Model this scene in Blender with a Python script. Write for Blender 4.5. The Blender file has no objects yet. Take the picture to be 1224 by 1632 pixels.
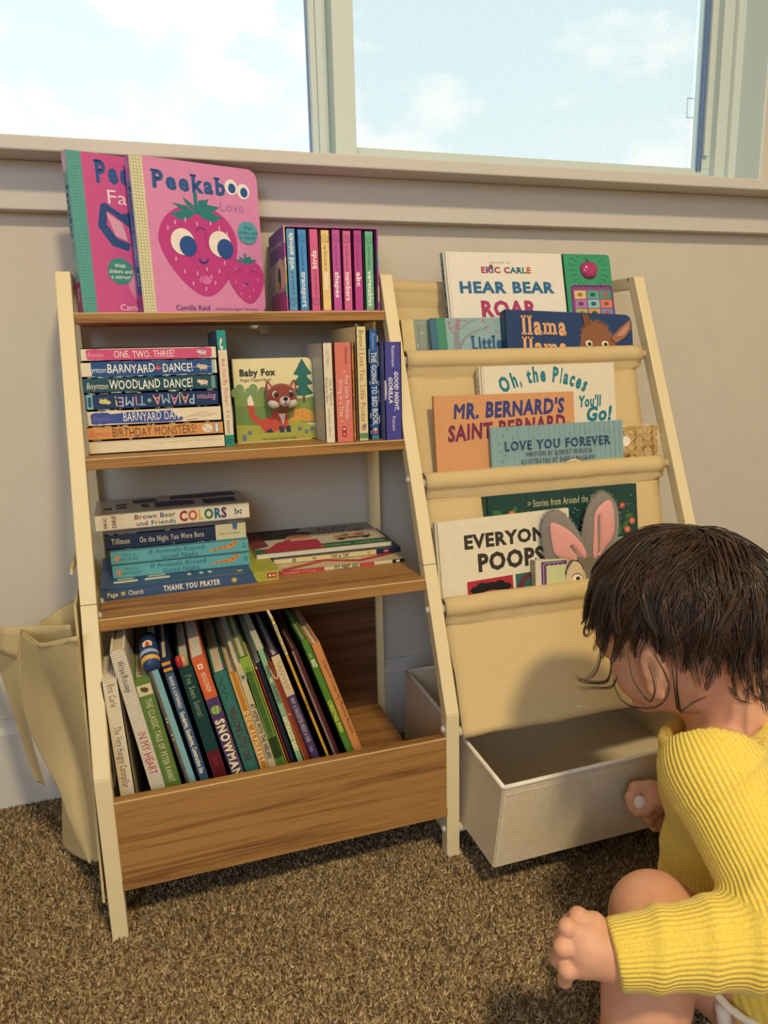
import bpy, math, random
import numpy as np
from mathutils import Matrix, Vector
R_ = random.Random(7)
RAD = math.radians
scene = bpy.context.scene
COL = scene.collection

# ------------------------------------------------------------------ camera
cd = bpy.data.cameras.new('camera'); cam = bpy.data.objects.new('camera', cd); COL.objects.link(cam)
cd.sensor_fit = 'VERTICAL'; cd.sensor_height = 36.0; cd.lens = 25.785
cd.clip_start = 0.02
_rt = Vector((0.9494044, -0.3131245, -0.0241734)); _up = Vector((0.0889190, 0.1941862, 0.9769264)); _fw = Vector((0.3012054, 0.9296477, -0.2122039))
_cp = Vector((0.0827229, -1.0800602, 0.6282887))
cam.matrix_world = Matrix(((_rt.x, _up.x, -_fw.x, _cp.x), (_rt.y, _up.y, -_fw.y, _cp.y), (_rt.z, _up.z, -_fw.z, _cp.z), (0, 0, 0, 1)))
scene.camera = cam

# ------------------------------------------------------------------ world sky
world = bpy.data.worlds.new('sky'); scene.world = world; world.use_nodes = True
nt = world.node_tree; nt.nodes.clear()
wo = nt.nodes.new('ShaderNodeOutputWorld'); bg = nt.nodes.new('ShaderNodeBackground')
tc = nt.nodes.new('ShaderNodeTexCoord'); mp = nt.nodes.new('ShaderNodeMapping'); mp.inputs['Scale'].default_value = (1.0, 1.0, 1.9); mp.inputs['Location'].default_value = (0.35, 0.2, 0.12)
nz = nt.nodes.new('ShaderNodeTexNoise'); nz.inputs['Scale'].default_value = 5.2; nz.inputs['Detail'].default_value = 8; nz.inputs['Roughness'].default_value = 0.52
rmp = nt.nodes.new('ShaderNodeValToRGB'); rmp.color_ramp.elements[0].position = 0.47; rmp.color_ramp.elements[0].color = (0, 0, 0, 1); rmp.color_ramp.elements[1].position = 0.57; rmp.color_ramp.elements[1].color = (1, 1, 1, 1)
sep = nt.nodes.new('ShaderNodeSeparateXYZ')
grd = nt.nodes.new('ShaderNodeValToRGB'); grd.color_ramp.elements[0].position = 0.0; grd.color_ramp.elements[0].color = (0.67, 0.71, 0.72, 1); grd.color_ramp.elements[1].position = 0.55; grd.color_ramp.elements[1].color = (0.50, 0.61, 0.655, 1)
mx = nt.nodes.new('ShaderNodeMix'); mx.data_type = 'RGBA'; mx.inputs[7].default_value = (0.74, 0.74, 0.735, 1)
nt.links.new(tc.outputs['Generated'], mp.inputs['Vector']); nt.links.new(mp.outputs[0], nz.inputs['Vector']); nt.links.new(nz.outputs['Fac'], rmp.inputs[0])
nt.links.new(tc.outputs['Generated'], sep.inputs[0]); nt.links.new(sep.outputs['Z'], grd.inputs[0])
nt.links.new(rmp.outputs[0], mx.inputs[0]); nt.links.new(grd.outputs[0], mx.inputs[6]); nt.links.new(mx.outputs[2], bg.inputs['Color'])
bg.inputs['Strength'].default_value = 1.66
nt.links.new(bg.outputs[0], wo.inputs['Surface'])

# ------------------------------------------------------------------ ceiling lamp (warm, behind the photographer)
ld = bpy.data.lights.new('ceiling_light', 'AREA'); ld.shape = 'DISK'; ld.size = 0.30; ld.energy = 60; ld.color = (1.0, 0.79, 0.47)
lamp = bpy.data.objects.new('ceiling_light', ld); COL.objects.link(lamp); lamp.location = (0.48, -2.05, 2.40)
# added cool fill lamp standing in for unseen daylight, behind and left of camera
wd = bpy.data.lights.new('cool_fill_lamp', 'AREA'); wd.shape = 'RECTANGLE'; wd.size = 1.5; wd.size_y = 1.1; wd.energy = 38; wd.color = (0.58, 0.75, 1.0)
fill_lamp = bpy.data.objects.new('cool_fill_lamp', wd); COL.objects.link(fill_lamp); fill_lamp.location = (-0.9, -3.5, 1.5); fill_lamp.rotation_euler = (math.radians(90), 0, math.radians(-14))
scene.view_settings.view_transform = 'Standard'; scene.view_settings.look = 'None'; scene.view_settings.exposure = 0.0; scene.view_settings.gamma = 1.0
scene.view_settings.use_curve_mapping = False

# ------------------------------------------------------------------ materials
def lin(h):
    if isinstance(h, (tuple, list)): c = [x / 255 for x in h[:3]]
    else: c = [int(h[i:i + 2], 16) / 255 for i in (0, 2, 4)]
    return tuple(x / 12.92 if x <= 0.04045 else ((x + 0.055) / 1.055) ** 2.4 for x in c) + (1,)
MATS = {}
def M(h, rough=0.55, var=0.05, scale=90, bump=0.0, bscale=400, spec=0.35, sheen=0.0, name=None):
    key = (h if isinstance(h, str) else tuple(h), rough, var, scale, bump, bscale, spec, sheen)
    if key in MATS: return MATS[key]
    m = bpy.data.materials.new(name or 'finish_%s' % (h if isinstance(h, str) else '%02x%02x%02x' % tuple(h))); m.use_nodes = True
    n = m.node_tree; p = n.nodes['Principled BSDF']; L = n.links
    p.inputs['Roughness'].default_value = rough; p.inputs['Specular IOR Level'].default_value = spec
    if sheen: p.inputs['Sheen Weight'].default_value = sheen
    c = lin(h)
    t = n.nodes.new('ShaderNodeTexCoord')
    z = n.nodes.new('ShaderNodeTexNoise'); z.inputs['Scale'].default_value = scale; z.inputs['Detail'].default_value = 3
    L.new(t.outputs['Object'], z.inputs['Vector'])
    r = n.nodes.new('ShaderNodeValToRGB')
    r.color_ramp.elements[0].position = 0.3; r.color_ramp.elements[1].position = 0.7
    r.color_ramp.elements[0].color = tuple(max(0, x * (1 - var)) for x in c[:3]) + (1,)
    r.color_ramp.elements[1].color = tuple(min(1, x * (1 + var)) for x in c[:3]) + (1,)
    L.new(z.outputs['Fac'], r.inputs[0]); L.new(r.outputs[0], p.inputs['Base Color'])
    if bump:
        z2 = n.nodes.new('ShaderNodeTexNoise'); z2.inputs['Scale'].default_value = bscale; z2.inputs['Detail'].default_value = 2
        L.new(t.outputs['Object'], z2.inputs['Vector'])
        b = n.nodes.new('ShaderNodeBump'); b.inputs['Strength'].default_value = bump; b.inputs['Distance'].default_value = 0.002
        L.new(z2.outputs['Fac'], b.inputs['Height']); L.new(b.outputs[0], p.inputs['Normal'])
    MATS[key] = m
    return m
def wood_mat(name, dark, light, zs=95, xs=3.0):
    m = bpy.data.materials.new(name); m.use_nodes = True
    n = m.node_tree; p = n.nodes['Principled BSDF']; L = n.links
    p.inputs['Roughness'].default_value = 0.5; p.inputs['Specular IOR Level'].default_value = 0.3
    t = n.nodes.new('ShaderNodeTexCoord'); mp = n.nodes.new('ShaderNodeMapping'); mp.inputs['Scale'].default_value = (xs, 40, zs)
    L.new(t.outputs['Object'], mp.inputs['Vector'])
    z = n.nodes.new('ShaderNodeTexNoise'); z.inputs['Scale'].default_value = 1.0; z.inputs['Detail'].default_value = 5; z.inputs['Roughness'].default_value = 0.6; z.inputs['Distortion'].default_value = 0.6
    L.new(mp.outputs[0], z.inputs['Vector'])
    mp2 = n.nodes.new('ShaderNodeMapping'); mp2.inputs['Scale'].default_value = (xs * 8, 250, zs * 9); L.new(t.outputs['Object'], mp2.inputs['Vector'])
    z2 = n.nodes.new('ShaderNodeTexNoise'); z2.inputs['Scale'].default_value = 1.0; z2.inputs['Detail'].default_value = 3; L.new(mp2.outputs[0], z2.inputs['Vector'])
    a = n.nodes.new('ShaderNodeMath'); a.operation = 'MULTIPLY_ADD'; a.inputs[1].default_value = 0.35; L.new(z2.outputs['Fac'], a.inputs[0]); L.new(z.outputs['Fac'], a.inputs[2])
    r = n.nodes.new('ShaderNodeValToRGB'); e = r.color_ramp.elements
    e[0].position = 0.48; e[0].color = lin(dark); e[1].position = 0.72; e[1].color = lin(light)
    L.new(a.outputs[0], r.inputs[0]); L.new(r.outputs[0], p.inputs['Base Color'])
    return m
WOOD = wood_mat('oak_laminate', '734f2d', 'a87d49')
DARKWOOD = wood_mat('dark_oak_back', '553a28', '74543c')  # the back panel's own darker brown
CREAM = M('e2d3ab', rough=0.38, var=0.012, name='cream_lacquered_metal')
WALLM = M('cfc9bd', rough=0.85, var=0.02, scale=18, bump=0.35, bscale=70, name='painted_wall')
TRIM = M('d0ccc6', rough=0.55, var=0.01, name='white_trim_paint')
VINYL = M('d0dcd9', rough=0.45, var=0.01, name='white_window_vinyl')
CANVAS = M('d2bb8c', rough=0.9, var=0.035, scale=500, bump=0.25, bscale=900, spec=0.1, name='beige_canvas')
BAGM = M('c6b488', rough=0.9, var=0.04, scale=300, bump=0.3, bscale=700, spec=0.1, name='cream_canvas_bag')
FELT = M('d2c5aa', rough=0.92, var=0.05, scale=160, bump=0.3, bscale=500, spec=0.1, name='pale_felt_bin')
STEEL = M('b9b9b4', rough=0.25, var=0.02, spec=0.9, name='steel_bolt')
PAPER = M('d9cfb8', rough=0.85, var=0.06, scale=300, name='cream_page_paper')
BOARD = M('e2d8c4', rough=0.8, var=0.05, scale=200, name='pale_board_pages')
WHITE = 'e9e3d6'

# ------------------------------------------------------------------ objects
def tag(o, label=None, cat=None, group=None, kind=None):
    if label: o['label'] = label
    if cat: o['category'] = cat
    if group: o['group'] = group
    if kind: o['kind'] = kind
    return o
def empty(name, mat=None):
    o = bpy.data.objects.new(name, None); o.empty_display_size = 0.03; COL.objects.link(o)
    if mat is not None: o.matrix_world = mat
    return o
class MB:
    def __init__(s): s.v = []; s.f = []; s.mi = []; s.mats = []
    def idx(s, m):
        if m not in s.mats: s.mats.append(m)
        return s.mats.index(m)
    def add(s, vs, fs, m):
        k = s.idx(m); b = len(s.v); s.v.extend([tuple(v) for v in vs]); s.f.extend([tuple(i + b for i in f) for f in fs]); s.mi.extend([k] * len(fs))
    def box(s, lo, hi, m):
        (a, b, c), (d, e, f) = lo, hi
        s.add([(a, b, c), (d, b, c), (d, e, c), (a, e, c), (a, b, f), (d, b, f), (d, e, f), (a, e, f)],
              [(0, 3, 2, 1), (4, 5, 6, 7), (0, 1, 5, 4), (1, 2, 6, 5), (2, 3, 7, 6), (3, 0, 4, 7)], m)
    def prism(s, poly, o, U, V, N, t, m):
        """polygon in (U,V) at o, thickened t along N"""
        o, U, V, N = Vector(o), Vector(U), Vector(V), Vector(N); n = len(poly)
        vs = [o + U * a + V * b for a, b in poly]; vs += [p + N * t for p in vs]
        fl = [tuple(range(n)), tuple(range(2 * n - 1, n - 1, -1))] + [(i, i + n, (i + 1) % n + n, (i + 1) % n) for i in range(n)]
        if (U.cross(V)).dot(N) < 0: fl = [f[::-1] for f in fl]
        fl = [f[::-1] for f in fl]
        s.add(vs, [f for f in fl], m)
    def hexa(s, p, m):
        s.add(p, [(0, 3, 2, 1), (4, 5, 6, 7), (0, 1, 5, 4), (1, 2, 6, 5), (2, 3, 7, 6), (3, 0, 4, 7)], m)
    def tube(s, pts, r, m, n=8, cap=True):
        pts = [Vector(p) for p in pts]; rs = r if isinstance(r, (list, tuple)) else [r] * len(pts)
        vs = []; fs = []
        t0 = (pts[1] - pts[0]).normalized(); a = Vector((0, 0, 1)) if abs(t0.z) < 0.9 else Vector((1, 0, 0)); u = t0.cross(a).normalized()
        for i, p in enumerate(pts):
            t = (pts[min(i + 1, len(pts) - 1)] - pts[max(i - 1, 0)]).normalized()
            u = (u - t * u.dot(t)).normalized(); w = t.cross(u)
            for k in range(n):
                q = 2 * math.pi * k / n; vs.append(p + (u * math.cos(q) + w * math.sin(q)) * rs[i])
        for i in range(len(pts) - 1):
            for k in range(n):
                fs.append((i * n + k, i * n + (k + 1) % n, (i + 1) * n + (k + 1) % n, (i + 1) * n + k))
        if cap: fs.append(tuple(range(n - 1, -1, -1))); fs.append(tuple(range((len(pts) - 1) * n, len(pts) * n)))
        s.add(vs, fs, m)
    def ball(s, c, r, m, nu=16, nv=10, M3=None):
        c = Vector(c); vs = []; fs = []
        for j in range(nv + 1):
            th = math.pi * j / nv
            for i in range(nu):
                ph = 2 * math.pi * i / nu; q = Vector((r[0] * math.sin(th) * math.cos(ph), r[1] * math.sin(th) * math.sin(ph), r[2] * math.cos(th)))
                if M3 is not None: q = M3 @ q
                vs.append(c + q)
        for j in range(nv):
            for i in range(nu): fs.append((j * nu + i, (j + 1) * nu + i, (j + 1) * nu + (i + 1) % nu, j * nu + (i + 1) % nu))
        s.add(vs, fs, m)
    def build(s, name, parent=None, smooth=False, mat=None, bevel=0, subsurf=0, solid=0):
        me = bpy.data.meshes.new(name); me.from_pydata(s.v, [], s.f); me.update()
        for m in s.mats: me.materials.append(m)
        me.polygons.foreach_set('material_index', s.mi)
        if smooth: me.polygons.foreach_set('use_smooth', [True] * len(s.f))
        o = bpy.data.objects.new(name, me); COL.objects.link(o)
        if parent: o.parent = parent
        if mat is not None: o.matrix_world = mat
        if solid: d = o.modifiers.new('thickness', 'SOLIDIFY'); d.thickness = solid; d.offset = 0
        if subsurf: d = o.modifiers.new('smooth', 'SUBSURF'); d.levels = subsurf; d.render_levels = subsurf
        if bevel: d = o.modifiers.new('edge', 'BEVEL'); d.width = bevel; d.segments = 2; d.limit_method = 'ANGLE'; d.angle_limit = RAD(40)
        return o

# ------------------------------------------------------------------ lettering
GL = {}
def _mesh_of(body, off):
    c = bpy.data.curves.new('glyph', 'FONT'); c.body = body; c.offset = off; c.resolution_u = 2; c.fill_mode = 'FRONT'
    o = bpy.data.objects.new('glyph', c); COL.objects.link(o)
    dg = bpy.context.evaluated_depsgraph_get(); dg.update()
    me = o.evaluated_get(dg).to_mesh()
    vs = [(v.co.x, v.co.y) for v in me.vertices]; fs = [tuple(p.vertices) for p in me.polygons]
    bpy.data.objects.remove(o); bpy.data.curves.remove(c)
    return vs, fs
def glyph(ch, off=0.0):
    k = (ch, off)
    if k in GL: return GL[k]
    if ch == ' ': GL[k] = ([], [], 0.32); return GL[k]
    vs, fs = _mesh_of(ch, 0.0 if ch in 'Mm' else off)      # M tangles when fattened: text() strikes it three times instead
    if ('H', 0) not in GL and ch != 'H': glyph('H', 0.0)
    va, _ = _mesh_of(ch + 'H', 0.0); vh, _ = _mesh_of('H', 0.0)
    adv = max(p[0] for p in va) - max(p[0] for p in vh)
    GL[k] = (vs, fs, adv); return GL[k]
def cap_h():
    v = glyph('H', 0.0)[0]; ys = [p[1] for p in v]; return max(ys), 0.0
def serifs(vs, fs, sw, th):
    CH = cap_h()[0]; ys = [p[1] for p in glyph('x', 0.0)[0]]; XH = max(ys)
    cnt = {}
    for f in fs:
        for i in range(len(f)):
            e = tuple(sorted((f[i], f[(i + 1) % len(f)]))); cnt[e] = cnt.get(e, 0) + 1
    nv, nf = list(vs), list(fs)
    for (a, b), c in cnt.items():
        if c != 1: continue
        p, q = vs[a], vs[b]
        if abs(p[1] - q[1]) > 0.012: continue
        x0, x1 = min(p[0], q[0]), max(p[0], q[0])
        if not 0.03 < x1 - x0 < 0.30: continue
        for lv, sg in ((0, 1), (CH, -1), (XH, -1), (CH * 1.06, -1)):
            if abs(p[1] - lv) < 0.035:
                y0, y1 = sorted((p[1], p[1] + sg * th)); k = len(nv)
                nv += [(x0 - sw, y0), (x1 + sw, y0), (x1 + sw, y1), (x0 - sw, y1)]; nf.append((k, k + 1, k + 2, k + 3)); break
    return nv, nf
class Face:
    """flat printing on one face of a thing: o origin, U right, V up, N outward (local space of the mesh)"""
    def __init__(s, mb, o, U, V, N): s.mb = mb; s.o = Vector(o); s.U = Vector(U); s.V = Vector(V); s.N = Vector(N); s.k = 1
    def pt(s, a, b): return s.o + s.U * a + s.V * b + s.N * (0.00005 + 0.00002 * s.k)
    def flip(s, w, h): g = Face(s.mb, s.o + s.U * w + s.V * h, -s.U, -s.V, s.N); g.k = s.k; return g
    def raw(s, vs, fs, m):
        if isinstance(m, str): m = M(m)
        s.mb.add([s.pt(a, b) for a, b in vs], fs if s.U.cross(s.V).dot(s.N) > 0 else [f[::-1] for f in fs], m)
    def poly(s, pts, m):
        ar = sum(pts[i][0] * pts[(i + 1) % len(pts)][1] - pts[(i + 1) % len(pts)][0] * pts[i][1] for i in range(len(pts)))
        if ar < 0: pts = pts[::-1]
        s.raw(pts, [tuple(range(len(pts)))], m); s.k += 1
    def rect(s, a, b, c, d, m): s.poly([(a, b), (c, b), (c, d), (a, d)], m)
    def ell(s, x, y, rx, ry, m, rot=0, n=28, a0=0, a1=360):
        c, q = math.cos(RAD(rot)), math.sin(RAD(rot)); pts = []
        for i in range(n + (a1 - a0 < 360)):
            t = RAD(a0 + (a1 - a0) * i / n); u, v = rx * math.cos(t), ry * math.sin(t); pts.append((x + u * c - v * q, y + u * q + v * c))
        s.poly(pts, m)
    def stroke(s, pts, w, m):
        vs = []; n = len(pts)
        for i, p in enumerate(pts):
            a = pts[max(i - 1, 0)]; b = pts[min(i + 1, n - 1)]; dx, dy = b[0] - a[0], b[1] - a[1]; l = math.hypot(dx, dy) or 1
            ww = w[i] if isinstance(w, (list, tuple)) else w
            vs += [(p[0] + dy / l * ww / 2, p[1] - dx / l * ww / 2), (p[0] - dy / l * ww / 2, p[1] + dx / l * ww / 2)]
        s.raw(vs, [(2 * i, 2 * i + 2, 2 * i + 3, 2 * i + 1) for i in range(n - 1)], m); s.k += 1
    def arc(s, x, y, r, a0, a1, w, m, ry=None, n=14): s.stroke([(x + r * math.cos(RAD(a0 + (a1 - a0) * i / n)), y + (ry or r) * math.sin(RAD(a0 + (a1 - a0) * i / n))) for i in range(n + 1)], w, m)
    def star(s, x, y, r, m, n=5, rot=90, inner=0.42): s.poly([(x + (r if i % 2 == 0 else r * inner) * math.cos(RAD(rot + 180 / n * i)), y + (r if i % 2 == 0 else r * inner) * math.sin(RAD(rot + 180 / n * i))) for i in range(2 * n)], m)
    def text(s, t, x0, y, h, m, w=None, x1=None, bold=0.0, serif=False, shear=0.0, hand=0.0, rot=0.0, center=None, spacing=0.0, colors=None, seed=1):
        """baseline starts (x0,y); h = capital height; w or x1 = fitted width"""
        rr = random.Random(seed); CH = cap_h()[0]; bold = min(bold, 0.045); sc = h / CH; pen = 0.0; parts = []
        for ch in t:
            vs, fs, adv = glyph(ch, bold)
            if serif and vs: vs, fs = serifs(vs, fs, 0.045 + 0.5 * bold, 0.05 + bold)
            if vs:
                a = RAD(rr.uniform(-hand, hand)); dy = rr.uniform(-hand, hand) * 0.008; k = 1 + rr.uniform(-hand, hand) * 0.012
                cx = adv / 2; ca, sa = math.cos(a), math.sin(a)
                q = [(((x - cx) * ca - (yy - CH / 2) * sa) * k + cx, ((x - cx) * sa + (yy - CH / 2) * ca) * k + CH / 2 + dy) for x, yy in vs]
                for dx in ((0.0, -0.8 * bold, 0.8 * bold) if ch in 'Mm' and bold > 0 else (0.0,)): parts.append((ch, [(pen + x + dx + shear * yy, yy) for x, yy in q], fs))
            pen += adv + spacing + (0.08 if serif else 0) + bold * 1.2
        if not parts: return
        mn = min(p[0] for _, v, _ in parts for p in v); mxx = max(p[0] for _, v, _ in parts for p in v)
        if x1 is not None: w = x1 - x0
        sx = w / (mxx - mn) if w else sc
        if center is not None: x0 = center - sx * (mxx - mn) / 2
        c, q = math.cos(RAD(rot)), math.sin(RAD(rot))
        ci = -1; pv = None; k0 = s.k
        for ch, v, f in parts:
            if f is pv: s.k += 0.45
            else: ci += 1; s.k = k0
            pv = f; col = m if colors is None else colors[ci % len(colors)]
            s.raw([(x0 + (a - mn) * sx * c - b * sc * q, y + (a - mn) * sx * q + b * sc * c) for a, b in v], f, col)
        s.k = k0 + 1
# ------------------------------------------------------------------ a measured point of the photograph at a known depth
def _ray(px, py):
    return _rt * ((px - 612) / 1168.934) + _up * (-(py - 816) / 1168.934) + _fw
def at_y(px, py, y): d = _ray(px, py); return _cp + d * ((y - _cp.y) / d.y)
def at_t(px, py, t): return _cp + _ray(px, py) * t

# ================================================================== THE ROOM
def struct(name, mb, **k): return tag(mb.build(name, **k), kind='structure')
def slab(name, lo, hi, m): b = MB(); b.box(lo, hi, m); return struct(name, b)
# carpet
cm = bpy.data.materials.new('taupe_carpet'); cm.use_nodes = True
n = cm.node_tree; p = n.nodes['Principled BSDF']; p.inputs['Roughness'].default_value = 0.95; p.inputs['Specular IOR Level'].default_value = 0.05
t = n.nodes.new('ShaderNodeTexCoord'); z = n.nodes.new('ShaderNodeTexNoise'); z.inputs['Scale'].default_value = 330; z.inputs['Detail'].default_value = 4
r = n.nodes.new('ShaderNodeValToRGB'); r.color_ramp.elements[0].position = 0.4; r.color_ramp.elements[0].color = lin('544634'); r.color_ramp.elements[1].position = 0.62; r.color_ramp.elements[1].color = lin('b09a78')
n.links.new(t.outputs['Object'], z.inputs['Vector']); n.links.new(z.outputs['Fac'], r.inputs[0]); n.links.new(r.outputs[0], p.inputs['Base Color'])
pm = bpy.data.materials.new('taupe_carpet_pile'); pm.use_nodes = True
n = pm.node_tree; p = n.nodes['Principled BSDF']; p.inputs['Roughness'].default_value = 0.95; p.inputs['Specular IOR Level'].default_value = 0.05
g = n.nodes.new('ShaderNodeNewGeometry'); r = n.nodes.new('ShaderNodeValToRGB'); e = r.color_ramp.elements
e[0].position = 0.0; e[0].color = lin('4a3c2e'); e[1].position = 1.0; e[1].color = lin('d2bd98')
for q, c in ((0.30, '74624a'), (0.62, '9c8868'), (0.85, 'b8a27e')): x = e.new(q); x.color = lin(c)
n.links.new(g.outputs['Random Per Island'], r.inputs[0]); n.links.new(r.outputs[0], p.inputs['Base Color'])
slab('floor', (-1.6, -3.6, -0.06), (2.2, 0.0, 0.0), cm)
slab('ceiling', (-1.6, -3.6, 2.44), (2.2, 0.14, 2.5), M('dcd8cf', rough=0.9, var=0.01, name='ceiling_paint'))
slab('wall_left', (-1.66, -3.6, 0), (-1.6, 0.14, 2.44), WALLM)
slab('wall_right', (2.2, -3.6, 0), (2.26, 0.14, 2.44), WALLM)
slab('wall_front', (-1.66, -3.66, 0), (2.26, -3.6, 2.44), WALLM)
WX0, WX1, WZ0, WZ1 = -0.95, 1.128, 0.870, 1.95
b = MB()
for lo, hi in (((-1.6, 0, 0), (2.2, 0.14, WZ0)), ((-1.6, 0, WZ1), (2.2, 0.14, 2.44)), ((-1.6, 0, WZ0), (WX0, 0.14, WZ1)), ((WX1, 0, WZ0), (2.2, 0.14, WZ1))): b.box(lo, hi, WALLM)
struct('wall_back', b)
b = MB(); b.box((-1.6, -0.012, 0.001), (2.2, 0, 0.114), TRIM); b.prism([(0, 0.114), (-0.012, 0.114), (-0.010, 0.119), (-0.006, 0.123), (-0.005, 0.134), (0, 0.134)], (-1.6, 0, 0), (0, 1, 0), (0, 0, 1), (1, 0, 0), 3.8, TRIM)
struct('baseboard_back', b)
b = MB(); b.box((-1.15, -0.07, 0.8700), (1.9, 0.06, 0.8865), TRIM); struct('trim_1', b, bevel=0.002)
b = MB(); b.box((-1.10, -0.022, 0.8126), (1.85, 0, 0.8700), TRIM); struct('trim_2', b, bevel=0.0015)
b = MB(); b.box((1.1225, 0.0, 0.8865), (1.128, 0.055, 1.95), VINYL); struct('added_reveal_board', b)  # white board added over the wall reveal to stand for skylight on it
# window: frame, two panes, insect screen
win = tag(empty('window_1', Matrix.Translation((0.38, 0.07, 0.887))), kind='structure')
def rel(o, par): o.parent = par; o.matrix_parent_inverse = par.matrix_world.inverted(); return o
bpy.context.view_layer.update()
b = MB()
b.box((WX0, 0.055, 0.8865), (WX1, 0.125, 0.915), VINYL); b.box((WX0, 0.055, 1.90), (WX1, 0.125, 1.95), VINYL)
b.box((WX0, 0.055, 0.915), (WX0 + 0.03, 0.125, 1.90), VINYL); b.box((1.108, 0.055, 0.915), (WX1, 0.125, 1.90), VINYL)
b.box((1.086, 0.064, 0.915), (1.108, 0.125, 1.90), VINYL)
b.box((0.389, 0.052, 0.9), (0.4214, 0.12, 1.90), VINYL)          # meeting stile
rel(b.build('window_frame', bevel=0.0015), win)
def sash(x0, x1, y, z0, wl, wr, wb):
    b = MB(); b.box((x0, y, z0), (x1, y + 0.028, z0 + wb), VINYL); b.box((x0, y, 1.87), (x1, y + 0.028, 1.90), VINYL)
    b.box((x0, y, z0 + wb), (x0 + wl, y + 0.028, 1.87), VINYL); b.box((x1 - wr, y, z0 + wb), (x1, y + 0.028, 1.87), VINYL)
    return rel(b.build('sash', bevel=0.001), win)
s1 = sash(-0.92, 0.389, 0.085, 0.905, 0.03, 0.026, 0.018)
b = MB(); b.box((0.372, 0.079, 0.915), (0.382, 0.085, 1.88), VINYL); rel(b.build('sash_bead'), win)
s2 = sash(0.4214, 1.086, 0.078, 0.908, 0.002, 0.018, 0.027)
gk = MB(); gk.box((0.3575, 0.083, 0.915), (0.3605, 0.086, 1.88), M('6d86b4', rough=0.3)); gk.box((1.0562, 0.074, 0.93), (1.0592, 0.078, 1.88), M('5f7cab', rough=0.3)); gk.box((1.0632, 0.074, 0.93), (1.0650, 0.078, 1.88), M('6d86b4', rough=0.3)); rel(gk.build('glazing_gasket'), win)
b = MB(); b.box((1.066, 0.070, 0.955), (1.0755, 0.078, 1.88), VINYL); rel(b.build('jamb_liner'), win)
glass = bpy.data.materials.new('window_glass'); glass.use_nodes = True; n = glass.node_tree; n.nodes.clear()
o_ = n.nodes.new('ShaderNodeOutputMaterial'); mixs = n.nodes.new('ShaderNodeMixShader'); tr = n.nodes.new('ShaderNodeBsdfTransparent'); gl = n.nodes.new('ShaderNodeBsdfGlossy'); fr = n.nodes.new('ShaderNodeFresnel')
tr.inputs[0].default_value = (0.97, 1.0, 0.99, 1); gl.inputs['Roughness'].default_value = 0.02; fr.inputs[0].default_value = 1.25
n.links.new(fr.outputs[0], mixs.inputs[0]); n.links.new(tr.outputs[0], mixs.inputs[1]); n.links.new(gl.outputs[0], mixs.inputs[2]); n.links.new(mixs.outputs[0], o_.inputs[0])
for x0, x1, y in ((-0.89, 0.363, 0.098), (0.4234, 1.068, 0.091)):
    b = MB(); b.box((x0, y, 0.92), (x1, y + 0.004, 1.872), glass); rel(b.build('glass_pane'), win)
scr = bpy.data.materials.new('insect_screen_mesh'); scr.use_nodes = True; n = scr.node_tree; n.nodes.clear()
o_ = n.nodes.new('ShaderNodeOutputMaterial'); mixs = n.nodes.new('ShaderNodeMixShader'); tr = n.nodes.new('ShaderNodeBsdfTransparent'); df = n.nodes.new('ShaderNodeBsdfDiffuse'); df.inputs[0].default_value = lin('6f7f88')
tcn = n.nodes.new('ShaderNodeTexCoord'); sp = n.nodes.new('ShaderNodeSeparateXYZ'); n.links.new(tcn.outputs['Object'], sp.inputs[0])
def tri(axis):
    a = n.nodes.new('ShaderNodeMath'); a.operation = 'MULTIPLY'; a.inputs[1].default_value = 620.0; n.links.new(sp.outputs[axis], a.inputs[0])
    f = n.nodes.new('ShaderNodeMath'); f.operation = 'FRACT'; n.links.new(a.outputs[0], f.inputs[0])
    l = n.nodes.new('ShaderNodeMath'); l.operation = 'LESS_THAN'; l.inputs[1].default_value = 0.045; n.links.new(f.outputs[0], l.inputs[0]); return l
mxn = n.nodes.new('ShaderNodeMath'); mxn.operation = 'MAXIMUM'; n.links.new(tri(0).outputs[0], mxn.inputs[0]); n.links.new(tri(2).outputs[0], mxn.inputs[1])
n.links.new(mxn.outputs[0], mixs.inputs[0]); n.links.new(tr.outputs[0], mixs.inputs[1]); n.links.new(df.outputs[0], mixs.inputs[2]); n.links.new(mixs.outputs[0], o_.inputs[0])
b = MB(); b.box((0.4234, 0.112, 0.92), (1.068, 0.1124, 1.872), scr); rel(b.build('insect_screen'), win)
b = MB()
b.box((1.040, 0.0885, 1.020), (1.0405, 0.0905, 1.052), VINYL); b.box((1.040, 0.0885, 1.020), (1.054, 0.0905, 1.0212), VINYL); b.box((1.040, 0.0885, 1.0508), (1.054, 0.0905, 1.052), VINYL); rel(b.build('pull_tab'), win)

# carpet pile that nobody could count
NT = 165000; rg = np.random.default_rng(3)
px_ = rg.uniform(-0.45, 1.25, NT); py_ = rg.uniform(-0.88, -0.012, NT)
ang = rg.uniform(0, 2 * np.pi, NT); rad = rg.uniform(0.0011, 0.0019, NT); hh = rg.uniform(0.0030, 0.0062, NT); lx = rg.normal(0, 0.0022, NT); ly = rg.normal(0, 0.0022, NT)
V = np.zeros((NT, 4, 3), np.float32)
for k in range(3):
    V[:, k, 0] = px_ + rad * np.cos(ang + k * 2.094); V[:, k, 1] = py_ + rad * np.sin(ang + k * 2.094); V[:, k, 2] = 0.0
V[:, 3, 0] = px_ + lx; V[:, 3, 1] = py_ + ly; V[:, 3, 2] = hh
base = np.arange(NT)[:, None] * 4
F = np.concatenate([base + np.array([[0, 1, 3]]), base + np.array([[1, 2, 3]]), base + np.array([[2, 0, 3]])], 1).reshape(-1, 3)
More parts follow.
